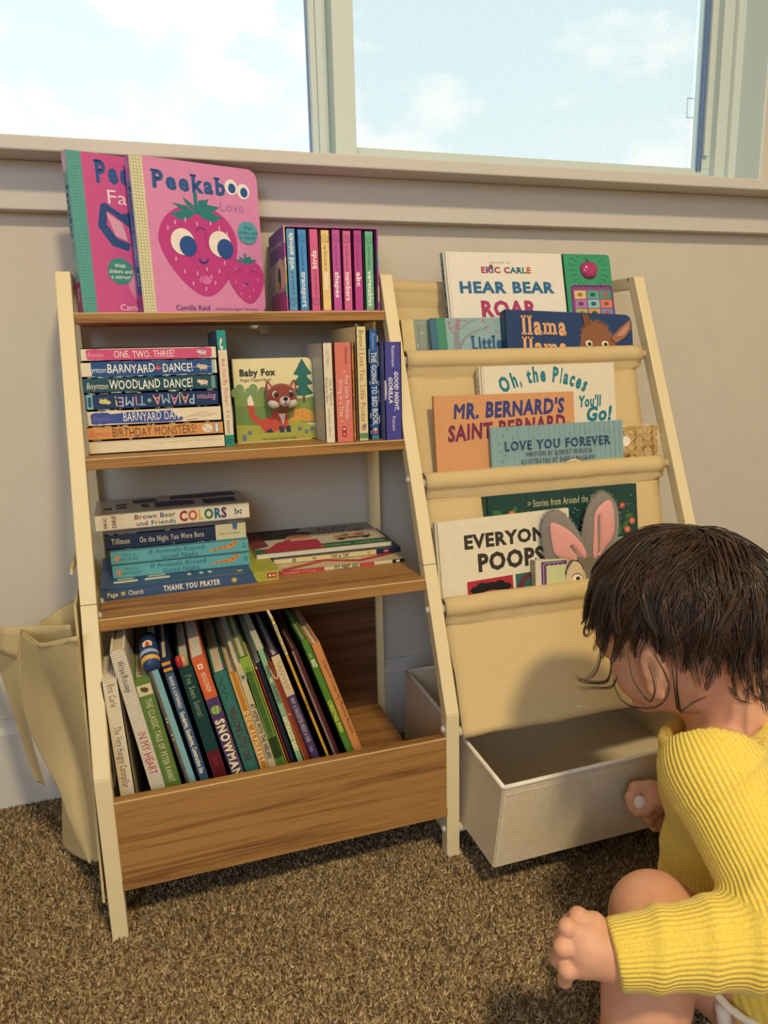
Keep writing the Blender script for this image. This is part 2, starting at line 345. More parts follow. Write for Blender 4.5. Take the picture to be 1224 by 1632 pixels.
def np_mesh(name, V, F, mats, smooth=False, parent=None):
    V = np.asarray(V, np.float32).reshape(-1, 3); F = np.asarray(F, np.int32); k = F.shape[1]
    me = bpy.data.meshes.new(name); me.vertices.add(len(V)); me.vertices.foreach_set('co', V.ravel())
    me.loops.add(F.size); me.loops.foreach_set('vertex_index', F.ravel()); me.polygons.add(len(F))
    me.polygons.foreach_set('loop_start', np.arange(0, F.size, k, dtype=np.int32)); me.polygons.foreach_set('loop_total', np.full(len(F), k, np.int32))
    if smooth: me.polygons.foreach_set('use_smooth', np.ones(len(F), bool))
    for m in mats: me.materials.append(m)
    me.update(calc_edges=True); me.validate()
    o = bpy.data.objects.new(name, me); COL.objects.link(o)
    if parent: o.parent = parent
    return o
tag(np_mesh('carpet_pile', V, F, [pm]), 'speckled taupe cut pile of the carpet across the floor', 'carpet', kind='stuff')

# ================================================================== BOOKSHELF
D, DT, ZB, ZT, P = 0.3259, 0.1077, 0.1963, 0.7307, 0.0173
X1, X2 = 0.400, 0.8006
def YL(z): return -D if z < ZB else -D + (D - DT) * (z - ZB) / (ZT - ZB)
shelf = tag(empty('bookshelf', Matrix.Translation((0.4, -0.17, 0))), 'cream metal and oak kids bookshelf with fabric sling pockets under the window', 'bookshelf')
bpy.context.view_layer.update()
def side_frame(x, bolts):
    b = MB(); a, c = x, x + P; h = P / math.cos(RAD(22.2))
    zt2 = ZT - 0.0005
    b.box((a, -D, 0.0), (c, -D + P, ZB), CREAM)
    b.hexa([(a, -D, ZB), (c, -D, ZB), (c, -D + P, ZB), (a, -D + P, ZB), (a, -DT, ZT), (c, -DT, ZT), (c, -DT + h, ZT), (a, -DT + h, ZT)], CREAM)
    b.box((a, -0.030, 0.0), (c, -0.013, ZT), CREAM)
    b.box((a, -DT + h - 0.006, ZT - P), (c, -0.030, ZT), CREAM)
    b.box((a + 0.001, -D + P, 0.032), (c - 0.001, -0.030, 0.046), CREAM)
    f = rel(b.build('side_frame', bevel=0.0012), shelf)
    s = MB(); z = 0.3672; y = YL(z)
    s.box((a - 0.0002, y - 0.0002, z), (c + 0.0002, y + h, z + 0.0007), M('6d6554')); rel(s.build('tube_joint'), f)
    for y, z, sd in bolts:
        q = MB(); xx = a if sd < 0 else c
        q.tube([(xx, y, z), (xx + sd * 0.0018, y, z), (xx + sd * 0.0034, y, z), (xx + sd * 0.004, y, z)], [0.0046, 0.0045, 0.0032, 0.0012], STEEL, 12); rel(q.build('bolt', smooth=True), f)
    return f
side_frame(0.0, [(YL(0.352) + 0.012, 0.352, 1), (-0.20, 0.352, 1)])
side_frame(X1, [(YL(z) + 0.0085, z, -1) for z in (0.468, 0.313, 0.175, 0.037)])
side_frame(X2, [])
def board(name, lo, hi, m=WOOD, edge=True):
    b = MB(); b.box(lo, hi, m); o = rel(b.build(name, bevel=0.0008), shelf)
    if edge:
        e = MB(); e.box((lo[0], lo[1] - 0.0004, hi[2] - 0.0011), (hi[0], lo[1] + 0.0006, hi[2] + 0.0002), M('d9bd8c', rough=0.45)); rel(e.build('edge_strip'), o)  # thin paler strip along the board's top front edge
    return o
S1, S2, S3, SB = 0.6823, 0.5185, 0.3508, 0.0810
board('shelf', (P, YL(S1) + 0.001, 0.6705), (X1, -0.018, S1)); board('shelf', (P, YL(S2) + 0.001, 0.5060), (X1, -0.018, S2)); board('shelf', (P, YL(S3) + 0.001, 0.3365), (X1, -0.018, S3))
board('bin_floor', (P, -0.3130, 0.0690), (X1, -0.046, SB), edge=False)
board('bin_front', (P, -0.3255, 0.0611), (X1, -0.3130, 0.1670))
e = MB(); e.box((P, -0.3275, 0.0611), (X1, -0.3255, 0.0725), WOOD); rel(e.build('bin_lower_edge'), shelf)
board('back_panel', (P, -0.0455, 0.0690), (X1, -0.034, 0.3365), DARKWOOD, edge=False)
e = MB(); e.box((0.2500, -0.020, 0.6580), (0.2620, -0.0005, 0.6705), M('e8e2d4', rough=0.4)); rel(e.build('wall_bracket', bevel=0.001), shelf)
RK = {1: 0.6292, 2: 0.4735, 3: 0.3224}
def rodc(k): return (YL(RK[k]) + 0.0105, RK[k] - 0.0125)
RODM = M('e3d3b0', rough=0.5, var=0.02)
rods = [rodc(1), rodc(2), rodc(3), (-0.317, 0.168), (-0.316, 0.0340), (-0.120, 0.0340), (-0.034, 0.7185)]
for y, z in rods:
    b = MB(); b.tube([(X1 + P, y, z), (X2, y, z)], 0.0060, RODM, 14); rel(b.build('rod', smooth=True), shelf)
# one long canvas strip that zigzags over the rods
prof = []
def wrap(y, z, r, a0, a1, n=9): prof.extend([(y + r * math.cos(RAD(a0 + (a1 - a0) * i / n)), z + r * math.sin(RAD(a0 + (a1 - a0) * i / n))) for i in range(n + 1)])
def bez(p0, p1, p2, n=8): prof.extend([((1 - t) ** 2 * p0[0] + 2 * t * (1 - t) * p1[0] + t * t * p2[0], (1 - t) ** 2 * p0[1] + 2 * t * (1 - t) * p1[1] + t * t * p2[1]) for t in [i / n for i in range(1, n)]])
wrap(-0.034, 0.7185, 0.0115, 0, 215); prof.append((-0.0475, 0.705)); prof.append((-0.043, 0.694)); prof.append((-0.044, 0.690))
P1, P2, P3 = (-0.146, 0.515), (-0.212, 0.360), (-0.275, 0.208)
def pocket(p, k, first):
    y, z = rodc(k)
    prof.extend([(p[0] + 0.010, p[1] + 0.018), (p[0] + 0.003, p[1] + 0.004), (p[0] - 0.004, p[1]), (p[0] - 0.008, p[1] + 0.008)])
    prof.append((p[0] + 0.004 - 0.008, (p[1] + z) / 2))
    wrap(y, z, 0.0128, -15, 235, 12)
    prof.append((y - 0.0105, z - 0.015)); prof.append((y - 0.0045, z - 0.0205)); prof.append((y - 0.0055, z - 0.0235))
pocket(P1, 1, True); pocket(P2, 2, False); pocket(P3, 3, False)
prof.append((-0.3015, 0.235)); wrap(-0.317, 0.168, 0.0085, 120, 300, 8)
nx = 26; XA, XB = 0.4225, 0.7890; vs = []; fs = []
rw = random.Random(5)
for j, (y, z) in enumerate(prof):
    for i in range(nx + 1):
        u = i / nx; w = 0.0011 * math.sin(u * 17 + z * 31) + 0.0009 * math.sin(u * 41 - z * 60); narrow = 0.006 if not any(abs(z - RK[k] + 0.0125) < 0.016 for k in RK) else 0.0
        x = XA + (XB - XA - narrow) * u
        vs.append((x, y + w, z - 0.003 * math.sin(math.pi * u) * (0 if narrow == 0 else 1)))
for j in range(len(prof) - 1):
    for i in range(nx): a = j * (nx + 1) + i; fs.append((a, a + 1, a + nx + 2, a + nx + 1))
b = MB(); b.add(vs, fs, CANVAS)
sl = b.build('sling', smooth=True, solid=0.0012); rel(sl, shelf)
for k in (1, 2, 3):
    y, z = rodc(k); b = MB()
    for i in range(70):
        x = XA + 0.006 + (XB - XA - 0.016) * i / 70; b.box((x, y - 0.0066, z - 0.0232), (x + 0.0030, y - 0.0058, z - 0.0228), M('efe2c2'))
    rel(b.build('stitching'), sl)

# ================================================================== STORAGE BIN
sb = tag(empty('storage_bin', Matrix.Translation((0.61, -0.26, 0.041))), 'open pale fabric storage bin pulled out at the bottom of the sling side', 'storage bin')
bpy.context.view_layer.update()
FB = [(0.4245, -0.4065, 0.0405), (0.7900, -0.4065, 0.0405), (0.7900, -0.105, 0.0405), (0.4245, -0.105, 0.0405)]
FT = [(0.4330, -0.4130, 0.1450), (0.7900, -0.4130, 0.1450), (0.7900, -0.103, 0.1550), (0.4300, -0.103, 0.1550)]
b = MB()
def wallp(i, j):
    n_ = 10; o1 = []; 
    for s in range(n_ + 1):
        u = s / n_; bw = 0.0016 * math.sin(math.pi * u) * (1 if i == 0 else 0.5)
        lo = Vector(FB[i]).lerp(Vector(FB[j]), u); hi = Vector(FT[i]).lerp(Vector(FT[j]), u); mid = lo.lerp(hi, 0.5)
        cdir = (Vector((0.61, -0.26, mid.z)) - mid).normalized()
        o1 += [lo, mid + cdir * bw * 1.2, hi + cdir * bw * 1.5]
    b.add(o1, [(3 * s + r_, 3 * s + 3 + r_, 3 * s + 4 + r_, 3 * s + 1 + r_) for s in range(n_) for r_ in (0, 1)], FELT)
for i in range(4): wallp(i, (i + 1) % 4)
b.add(FB, [(0, 1, 2, 3)], FELT)
rel(b.build('bin_body', smooth=False, solid=0.0030), sb)
b = MB(); path = []
for i in range(4):
    for s in range(12):
        u = s / 12; path.append(Vector(FT[i]).lerp(Vector(FT[(i + 1) % 4]), u) + (Vector((0.61, -0.26, 0.15)) - Vector(FT[i]).lerp(Vector(FT[(i + 1) % 4]), u)).normalized() * 0.0024 * math.sin(math.pi * u) * (1 if i == 0 else 0.5))
path.append(path[0]); b.tube(path, 0.0027, M('e9e4d8', rough=0.8), 8); rel(b.build('rim_piping', smooth=True), sb)
b = MB()
for i in range(95):
    x = 0.436 + 0.35 * i / 95; b.box((x, -0.4155 + 0.0035 * math.sin(math.pi * (x - .433) / .357), 0.1355), (x + 0.0022, -0.4145 + 0.0035 * math.sin(math.pi * (x - .433) / .357), 0.1360), M('e9e4d8'))
for i in range(30):
    z_ = 0.043 + 0.095 * i / 30; x = 0.4247 + 0.0085 * (z_ - 0.0405) / 0.1045; yy = -0.4065 - 0.0065 * (z_ - 0.0405) / 0.1045
    b.box((x + 0.002, yy - 0.0022, z_), (x + 0.0026, yy - 0.0012, z_ + 0.002), M('e9e4d8'))
rel(b.build('stitching'), sb)

# ================================================================== CANVAS BAG ON THE LEFT FRAME
def loft(mb, cols, m):
    vs = [v for c in cols for v in c]; k = len(cols[0])
    mb.add(vs, [(i * k + j, i * k + j + 1, (i + 1) * k + j + 1, (i + 1) * k + j) for i in range(len(cols) - 1) for j in range(k - 1)], m)
def resample(pts, ys, n=14):
    P_ = [at_y(a, c, y) for (a, c), y in zip(pts, ys)]; L = [0]
    for i in range(1, len(P_)): L.append(L[-1] + (P_[i] - P_[i - 1]).length)
    out = []
    for i in range(n + 1):
        s = L[-1] * i / n; k = max(j for j in range(len(L)) if L[j] <= s + 1e-9); k = min(k, len(P_) - 2)
        out.append(P_[k].lerp(P_[k + 1], (s - L[k]) / (L[k + 1] - L[k])))
    return out
def blend(a, b_, n, bulge=0.0):
    return [[p.lerp(q, i / n) + Vector((0, -bulge * math.sin(math.pi * i / n), 0)) for p, q in zip(a, b_)] for i in range(n + 1)]
bag = tag(empty('canvas_bag', Matrix.Translation((-0.06, -0.2, 0.03))), 'creased cream canvas bag hanging on the left side of the bookshelf', 'bag')
bpy.context.view_layer.update()
A0 = resample([(33, 1003), (33, 1070), (33, 1130), (62, 1200), (97, 1262), (106, 1300), (140, 1374)], [-0.155, -0.165, -0.17, -0.175, -0.195, -0.20, -0.235])
A1 = resample([(64, 1026), (66, 1055), (90, 1110), (112, 1165), (128, 1215), (138, 1270), (148, 1373)], [-0.235, -0.225, -0.21, -0.20, -0.195, -0.20, -0.24])
A2 = resample([(124, 1013), (127, 1050), (136, 1140), (143, 1200), (148, 1260), (153, 1310), (158, 1372)], [-0.292, -0.285, -0.275, -0.272, -0.27, -0.265, -0.262])
b = MB(); loft(b, blend(A0, A1, 8, 0.006) + blend(A1, A2, 8, 0.004)[1:], BAGM)
rel(b.build('front_gusset', smooth=True, solid=0.0012, subsurf=1), bag)
B0 = resample([(-14, 1000), (-8, 1050), (8, 1095), (16, 1120), (38, 1190), (57, 1248)], [-0.10, -0.10, -0.11, -0.12, -0.125, -0.13])
B1 = resample([(33, 1003), (33, 1060), (33, 1100), (38, 1140), (55, 1195), (73, 1255)], [-0.155, -0.158, -0.16, -0.160, -0.160, -0.150])
b = MB(); loft(b, blend(B0, B1, 8, -0.004), BAGM); rel(b.build('outer_panel', smooth=True, solid=0.0012, subsurf=1), bag)
C0 = resample([(60, 992), (66, 1020), (84, 1120), (98, 1260), (99, 1350)], [-0.085, -0.09, -0.10, -0.11, -0.12])
C1 = resample([(98, 966), (104, 1015), (118, 1120), (125, 1260), (135, 1373)], [-0.09, -0.10, -0.12, -0.15, -0.225])
C2 = resample([(128, 948), (129, 1015), (138, 1120), (148, 1260), (157, 1370)], [-0.10, -0.12, -0.16, -0.20, -0.255])
b = MB(); loft(b, blend(C0, C1, 6, 0.003) + blend(C1, C2, 6, 0.003)[1:], BAGM); rel(b.build('inner_panel', smooth=True, solid=0.0012, subsurf=1), bag)
E0 = resample([(0, 1000), (58, 997), (112, 996)], [-0.145, -0.16, -0.20], 10); E1 = resample([(-6, 1040), (58, 1062), (119, 1024)], [-0.140, -0.155, -0.195], 10)
b = MB(); loft(b, blend(E0, E1, 4), BAGM); H0 = resample([(33, 1003), (64, 1026), (124, 1013)], [-0.157, -0.237, -0.294], 10); H1 = [p + Vector((0, -0.001, -0.006)) for p in H0]
loft(b, blend(H0, H1, 2), BAGM)
rel(b.build('top_hem', smooth=True, solid=0.0009), bag)
b = MB(); b.hexa([(-0.0075, -0.2425, 0.40), (-0.0045, -0.2425, 0.40), (-0.0045, -0.05, 0.40), (-0.0075, -0.05, 0.40), (-0.0075, -0.235, 0.415), (-0.0045, -0.235, 0.415), (-0.0045, -0.05, 0.415), (-0.0075, -0.05, 0.415)][:4] + [(-0.0075, -0.238, 0.405), (-0.0045, -0.238, 0.405), (-0.0045, -0.05, 0.405), (-0.0075, -0.05, 0.405)], BAGM)
b.hexa([(-0.0060, -0.318, 0.045), (-0.0035, -0.318, 0.045), (-0.0035, -0.04, 0.045), (-0.0060, -0.04, 0.045), (-0.0060, -0.258, 0.370), (-0.0035, -0.258, 0.370), (-0.0035, -0.04, 0.370), (-0.0060, -0.04, 0.370)], BAGM)
rel(b.build('side_panel', smooth=False), bag)
# ================================================================== BOOKS
def rounded(w, h, r, left=0.0, n=5):
    """outline of a cover, rounded on the fore-edge side"""
    pts = [(left, 0), (w - r, 0)] + [(w - r + r * math.sin(RAD(90 * i / n)), r - r * math.cos(RAD(90 * i / n))) for i in range(1, n + 1)]
    pts += [(w - r + r * math.cos(RAD(90 * i / n)), h - r + r * math.sin(RAD(90 * i / n))) for i in range(0, n + 1)] + [(left, h)]
    return pts
MODE = {'front': lambda h, t: Matrix.Identity(4),
        'spine': lambda h, t: Matrix.Translation((t, 0, 0)) @ Matrix(((0, -1, 0, 0), (1, 0, 0, 0), (0, 0, 1, 0), (0, 0, 0, 1))),
        'flat': lambda h, t: Matrix.Translation((h, 0, t)) @ Matrix(((0, 0, -1, 0), (1, 0, 0, 0), (0, -1, 0, 0), (0, 0, 0, 1))),
        'foreedge': lambda h, t: Matrix(((0, 0, 1, 0), (-1, 0, 0, 0), (0, -1, 0, 0), (0, 0, 0, 1))),
        'flatfront': lambda h, t: Matrix.Translation((0, 0, t)) @ Matrix(((1, 0, 0, 0), (0, 0, 1, 0), (0, -1, 0, 0), (0, 0, 0, 1)))}
def rot(yaw=0, leanback=0, leanleft=0, roll=0):
    return Matrix.Rotation(RAD(yaw), 4, 'Z') @ Matrix.Rotation(RAD(-leanback), 4, 'X') @ Matrix.Rotation(RAD(-leanleft + roll), 4, 'Y')
def book(name, label, group, at, mode, w, h, t, kind, cover, spine=None, back=None, front_art=None, spine_art=None, top_art=None, yaw=0, leanback=0, leanleft=0, roll=0, r=0.004, rough=0.38, pages=None, nleaf=6, cat='book'):
    root = tag(empty(name, Matrix.Translation(at) @ rot(yaw, leanback, leanleft, roll) @ MODE[mode](h, t)), label, cat, group)
    cm_ = M(cover, rough=rough, var=0.03) if isinstance(cover, str) else cover
    sm_ = M(spine, rough=rough, var=0.03) if spine else cm_
    bm_ = M(back, rough=rough, var=0.03) if back else cm_
    pg = M(pages, rough=0.85, var=0.06) if pages else (BOARD if kind == 'board' else PAPER)
    ct = {'board': 0.0012, 'hard': 0.0024, 'paper': 0.0005}[kind]; ov = {'board': 0.0004, 'hard': 0.0028, 'paper': 0.0003}[kind]
    if kind != 'board': r = 0.0006
    b = MB()
    b.prism(rounded(w, h, r), (0, 0, 0), (1, 0, 0), (0, 0, 1), (0, 1, 0), ct, cm_)
    b.prism(rounded(w, h, r), (0, t - ct, 0), (1, 0, 0), (0, 0, 1), (0, 1, 0), ct, bm_)
    b.box((0, 0.0, 0), (ct, t, h), sm_) if kind != 'hard' else b.prism([(0.0015, 0), (0.0003, 0.12 * t), (0, 0.5 * t), (0.0003, 0.88 * t), (0.0015, t), (0.004, t), (0.004, 0)], (0, 0, 0), (1, 0, 0), (0, 1, 0), (0, 0, 1), h, sm_)
    if front_art: front_art(Face(b, (0, 0, 0), (1, 0, 0), (0, 0, 1), (0, -1, 0)), w, h)
    if spine_art: spine_art(Face(b, (0, t, h), (0, 0, -1), (0, -1, 0), (-1, 0, 0)), h, t)
    o = b.build('cover', root)
    p_ = MB()
    if kind == 'board':
        n_ = max(3, min(nleaf, int((t - 2 * ct) / 0.0018))); step = (t - 2 * ct) / n_
        for i in range(n_): p_.prism(rounded(w - ov, h - ov, r, ct), (0, ct + i * step + 0.0001, ov / 2), (1, 0, 0), (0, 0, 1), (0, 1, 0), step - 0.0004, pg)
    else:
        p_.box((ct + 0.0008, ct, ov), (w - ov, t - ct, h - ov), pg)
        if kind == 'hard':
            ln = M('b5a98e', rough=0.9)
            for i in range(1, 5):
                y = ct + (t - 2 * ct) * i / 5; p_.box((ct + 0.002, y, h - ov - 0.0002), (w - ov - 0.002, y + 0.0002, h - ov + 0.0001), ln)
    p_.build('pages', root)
    return root
def grid(F, x0, y0, x1, y1, st, wd, m):
    k = F.k; xs = x0
    while xs <= x1: F.raw([(xs, y0), (xs + wd, y0), (xs + wd, y1), (xs, y1)], [(0, 1, 2, 3)], m); xs += st
    F.k += 1; ys = y0
    while ys <= y1: F.raw([(x0, ys), (x1, ys), (x1, ys + wd), (x0, ys + wd)], [(0, 1, 2, 3)], m); ys += st
    F.k += 1
def blobby(x0, y0, x1, y1, jit, seed, n=44):
    rr = random.Random(seed); pts = []
    for i in range(n):
        t = 2 * math.pi * i / n; c, s = math.cos(t), math.sin(t); e = 0.16
        u = math.copysign(abs(c) ** e, c); v = math.copysign(abs(s) ** e, s)
        pts.append(((x0 + x1) / 2 + u * (x1 - x0) / 2 + rr.uniform(-jit, jit), (y0 + y1) / 2 + v * (y1 - y0) / 2 + rr.uniform(-jit, jit)))
    return pts
def scuffs(F, h, t, n, seed, m='e9e0cc'):
    rr = random.Random(seed)
    for i in range(n):
        x = rr.uniform(0.02, 0.98) * h; top = rr.random() < 0.5; l = rr.uniform(0.002, 0.012); wd = rr.uniform(0.0003, 0.0009)
        y = t - wd if top else 0
        F.raw([(x, y), (min(x + l, h), y), (min(x + l * 0.9, h), y + wd), (x + l * 0.2, y + wd)], [(0, 1, 2, 3)], m)
    F.k += 1
def leafs(F, x, y, s, m):
    for a in (150, 118, 60, 28): 
        c, q = math.cos(RAD(a)), math.sin(RAD(a)); L = s * (1.0 if abs(a - 90) > 40 else 0.98)
        nx_, ny_ = -q, c
        F.poly([(x, y), (x + c * L * .5 + nx_ * L * .16, y + q * L * .45 + ny_ * L * .16), (x + c * L, y + q * L * .62), (x + c * L * .5 - nx_ * L * .12, y + q * L * .3 - ny_ * L * .12)], m)
    F.rect(x - s * .07, y, x + s * .07, y + s * .72, m)
def sticker(F, x, y, r, c, tc, lines=('With', 'sliders and', 'a mirror!')):
    F.ell(x, y, r, r, c)
    for i, l in enumerate(lines): F.text(l, 0, y + r * (0.28 - 0.42 * i), r * 0.28, tc, center=x, bold=0.01)
# ---- top shelf -----------------------------------------------------
G_PEEK = 'pink board books on the top shelf'
def art_farm(F, w, h):
    F.rect(0, 0, w * .105, h, '62aaa8'); grid(F, 0.001, 0.001, w * .10, h - .001, 0.0034, 0.0005, '3f8f92')
    F.text('Peekaboo', w * .19, h * .83, h * .125, '2c5a98', w=w * .72, bold=0.045, serif=True)
    F.text('Farm', w * .27, h * .70, h * .085, 'f0dce6', w=w * .34)
    F.stroke([(w * .23, h * .67), (w * .21, h * .56), (w * .29, h * .46), (w * .40, h * .43)], [.008, .011, .011, .009], '2b4f8c')
    F.poly([(w * .20, h * .68), (w * .24, h * .705), (w * .36, h * .64), (w * .46, h * .66), (w * .75, h * .64), (w * .8, h * .40), (w * .7, h * .20), (w * .52, h * .18), (w * .43, h * .36), (w * .41, h * .56), (w * .30, h * .63)], '2b4f8c')
    F.poly([(w * .245, h * .645), (w * .36, h * .585), (w * .39, h * .47), (w * .30, h * .50)], 'dfa6c4')
    F.ell(w * .55, h * .45, .010, .012, 'e9e3dc'); F.ell(w * .55, h * .19, .030, .024, 'd78ab4')
    sticker(F, w * .31, h * .275, h * .085, '3f8f8a', 'eef0ea')
    F.text('Camilla Reid', w * .28, h * .022, h * .040, 'f4e3ec', w=w * .34)
def art_farm_spine(F, h, t):
    F.rect(h * .80, 0, h, t, 'a8387e'); F.rect(0, 0, h * .12, t, 'd9b4d0')
    for i in range(6): F.poly([(h * .02 + i * .003, t * .1 + i * .0015), (h * .05 + i * .003, t * (.2 + .1 * i)), (h * .045 + i * .003, t * (.35 + .1 * i))], 'f0ecec')
    F.text('Peekaboo', h * .20, t * .28, t * .50, '2c5a98', w=h * .33, bold=.04, serif=True); F.text('Farm', h * .56, t * .3, t * .42, '3f8f92', w=h * .10); F.text('Reid', h * .84, t * .3, t * .42, 'f0ecec', w=h * .08)
book('board_book', 'pink board book with teal checked spine strip and dark cow head, half hidden behind another', G_PEEK, (0.0275, -0.116, S1), 'front', 0.158, 0.181, 0.017, 'board', 'cf5a9a', '7fb5b4', front_art=art_farm, spine_art=art_farm_spine, yaw=19, leanback=1.5, r=0.012)
def berry(F, cx, top, bot, rx, m):
    pts = []; H = top - bot
    for i in range(40):
        a = 2 * math.pi * i / 40; u = math.cos(a); v = math.sin(a); k = 1.0 if v > 0 else (1 - 0.30 * (-v) ** 1.5)
        pts.append((cx + rx * u * k + (0.10 * rx * (-v) if v < 0 else 0), bot + H * (0.60 + (0.40 if v > 0 else 0.60) * v)))
    F.poly(pts, m)
def art_love(F, w, h):
    F.rect(0, 0, w * .095, h, 'e2dcb4'); grid(F, 0.001, 0.001, w * .092, h - .001, 0.0036, 0.0005, '8e9a86')
    F.text('Peekab', w * .145, h * .815, h * .105, '2c5a98', w=w * .58, bold=0.045, serif=True, rot=-1)
    for u in (.775, .875):
        F.ell(w * u, h * (.865 - .02 * (u > .8)), w * .053, h * .052, 'f2eeee'); F.ell(w * (u + .006), h * (.858 - .02 * (u > .8)), w * .031, h * .033, '2c5a98')
    F.text('Love', w * .67, h * .70, h * .065, 'b176b6', w=w * .20)
    berry(F, w * .475, h * .725, h * .115, w * .315, 'c23f8c'); leafs(F, w * .475, h * .665, h * .195, '2a7f86')
    for sx in (-1, 1): F.poly([(w * .475, h * .675), (w * (.475 + sx * .10), h * .685), (w * (.475 + sx * .205), h * .655), (w * (.475 + sx * .13), h * .615), (w * (.475 + sx * .05), h * .635)], '2a7f86')
    rr = random.Random(4)
    for u, v in ((.30, .60), (.38, .62), (.58, .61), (.65, .58), (.24, .56), (.71, .55), (.34, .28), (.44, .27), (.52, .30), (.62, .29), (.40, .20), (.50, .17), (.58, .21), (.67, .35), (.28, .36), (.47, .60), (.55, .25), (.46, .22)): F.ell(w * u, h * v, .0011, .0030, 'e3a3cf', rot=rr.uniform(-10, 10), n=8)
    for u, d in ((.345, .012), (.645, .016)):
        F.ell(w * u, h * .475, w * .092, h * .088, 'f1e9e2'); F.ell(w * (u + .04), h * (.46 - d), w * .068, h * .068, '28529a')
    F.arc(w * .497, h * .545, w * .036, 180, 20, .0016, '7d3f88'); F.stroke([(w * .532, h * .55), (w * .538, h * .45)], .0012, 'a8388a')
    F.arc(w * .50, h * .375, w * .036, 190, 350, .0022, '28408a')
    F.ell(w * .50, h * .225, w * .05, h * .03, 'd873b0'); F.arc(w * .50, h * .22, w * .03, 100, 300, .0012, 'c0418c')
    berry(F, w * .845, h * .385, h * .075, w * .155, 'c23f8c'); leafs(F, w * .845, h * .35, h * .10, '2a7f86')
    for u, v in ((.76, .31), (.92, .31), (.79, .14), (.86, .12), (.90, .17), (.82, .20), (.75, .22), (.94, .24)): F.ell(w * u, h * v, .0008, .0020, 'dd8cc0', n=8)
    F.arc(w * .785, h * .275, w * .035, 160, 20, .0012, '9c3a90'); F.arc(w * .905, h * .275, w * .035, 160, 20, .0012, '9c3a90'); F.arc(w * .84, h * .225, w * .018, 190, 350, .0016, '28408a')
    sticker(F, w * .885, h * .565, h * .078, '5aa6b8', '27507a')
    F.text('Camilla Reid', w * .245, h * .022, h * .034, '5a4a8c', w=w * .27); F.text('illustrated by Ingela P Arrhenius', w * .56, h * .024, h * .020, '6a4a8c', w=w * .37, shear=.25)
def art_love_spine(F, h, t):
    F.rect(0, 0, h * .16, t, 'c77fc4'); F.rect(h * .16, 0, h * .70, t, '6f8cc8'); F.rect(h * .70, 0, h * .88, t, '2f5aa8'); F.rect(h * .88, 0, h, t, 'a64f9c')
    F.text('Peekaboo', h * .19, t * .28, t * .5, '2c4a90', w=h * .3, bold=.04, serif=True); F.text('Love', h * .55, t * .3, t * .42, 'e6e0ee', w=h * .09); F.text('Reid', h * .74, t * .3, t * .42, 'cfd9ee', w=h * .08)
    for i in range(4): F.poly([(h * .005 + i * .003, t * .1 + i * .002), (h * .02 + i * .003, t * (.2 + .15 * i)), (h * .03 + i * .003, t * (.1 + .15 * i))], 'efe6ee')
book('board_book', 'pink board book with a big smiling strawberry and cream checked strip, in front of another', G_PEEK, (0.0960, -0.121, S1), 'front', 0.1625, 0.179, 0.0165, 'board', 'dd8fc0', '8f8fc8', front_art=art_love, spine_art=art_love_spine, yaw=17, leanback=2.2, r=0.013)
# slipcase with eight little books
sc = tag(empty('slipcase', Matrix.Translation((0.2706, -0.120, S1))), 'pink and purple cardboard slipcase holding eight small board books on the top shelf', 'box')
b = MB(); W_, H_, D_ = 0.1242, 0.1046, 0.108; q = 0.0017; pk = M('b36aa6', rough=0.5); pk2 = M('c24f92', rough=0.5)
b.box((0, 0, 0), (q, D_, H_), pk); b.box((W_ - q, 0, 0), (W_, D_, H_), pk); b.box((q, 0, 0), (W_ - q, D_, q), pk2); b.box((q, 0, H_ - q), (W_ - q, D_, H_), pk); b.box((q, D_ - q, q), (W_ - q, D_, H_ - q), pk)
F = Face(b, (0, D_, 0), (0, -1, 0), (0, 0, 1), (-1, 0, 0))
F.rect(0, H_ * .62, D_, H_, '7a5a9c'); F.rect(0, 0, D_, H_ * .25, 'b0508f'); F.rect(0, H_ * .25, D_, H_ * .62, 'b9a3b4'); F.poly([(D_ * .4, H_ * .62), (D_ * .75, H_ * .66), (D_, H_ * .45), (D_, H_ * .3), (D_ * .3, H_ * .28)], 'd9c9b4')
F.ell(D_ * .62, H_ * .42, .010, .014, '3a3350'); F.ell(D_ * .55, H_ * .34, .008, .006, 'd9a552'); F.text('my first library', D_ * .1, H_ * .80, H_ * .06, 'e8def0', w=D_ * .8)
F = Face(b, (0, 0, 0), (1, 0, 0), (0, 0, 1), (0, -1, 0))
for z0, z1, c in ((.0, .18, 'c04f98'), (.18, .33, '5aa68a'), (.33, .5, 'c9a15a'), (.5, .64, 'e0c9a0'), (.64, .8, 'c24f92'), (.8, 1.0, 'd9c3a4')): F.rect(0.0, H_ * z0, q, H_ * z1, c)
for z0, z1, c in ((.0, .12, 'a85aa8'), (.12, .3, 'd9c39a'), (.3, .5, 'b04f98'), (.5, .62, '5a8ac8'), (.62, .74, '6ab096'), (.74, 1.0, 'b36aa6')): F.rect(W_ - q, H_ * z0, W_, H_ * z1, c)
rel(b.build('case'), sc) if False else b.build('case', sc)
G_LIB = 'little board books in the slipcase'
def spine_lib(title, rev, cx0, cx1, tc='f4efe8'):
    def f(F, h, t):
        if rev: F = F.flip(h, t)
        d = '3c4a6a'
        F.poly([(h * .075, t * .22), (h * .105, t * .22), (h * .14, t * .5), (h * .105, t * .78), (h * .075, t * .78)][::-1], d) if False else None
        for p_ in ([(h * .055, t * .5), (h * .085, t * .85), (h * .145, t * .80), (h * .145, t * .20), (h * .085, t * .15), (h * .055, t * .5)],): F.stroke(p_, .0006, d)
        F.arc(h * .115, t * .5, t * .16, 0, 300, .0005, d)
        F.text('my first book of', h * .19, t * .36, t * .26, d, x1=h * cx0 - h * .02)
        F.text(title, h * cx0, t * .30, t * .46, tc, x1=h * cx1, bold=.03)
    return f
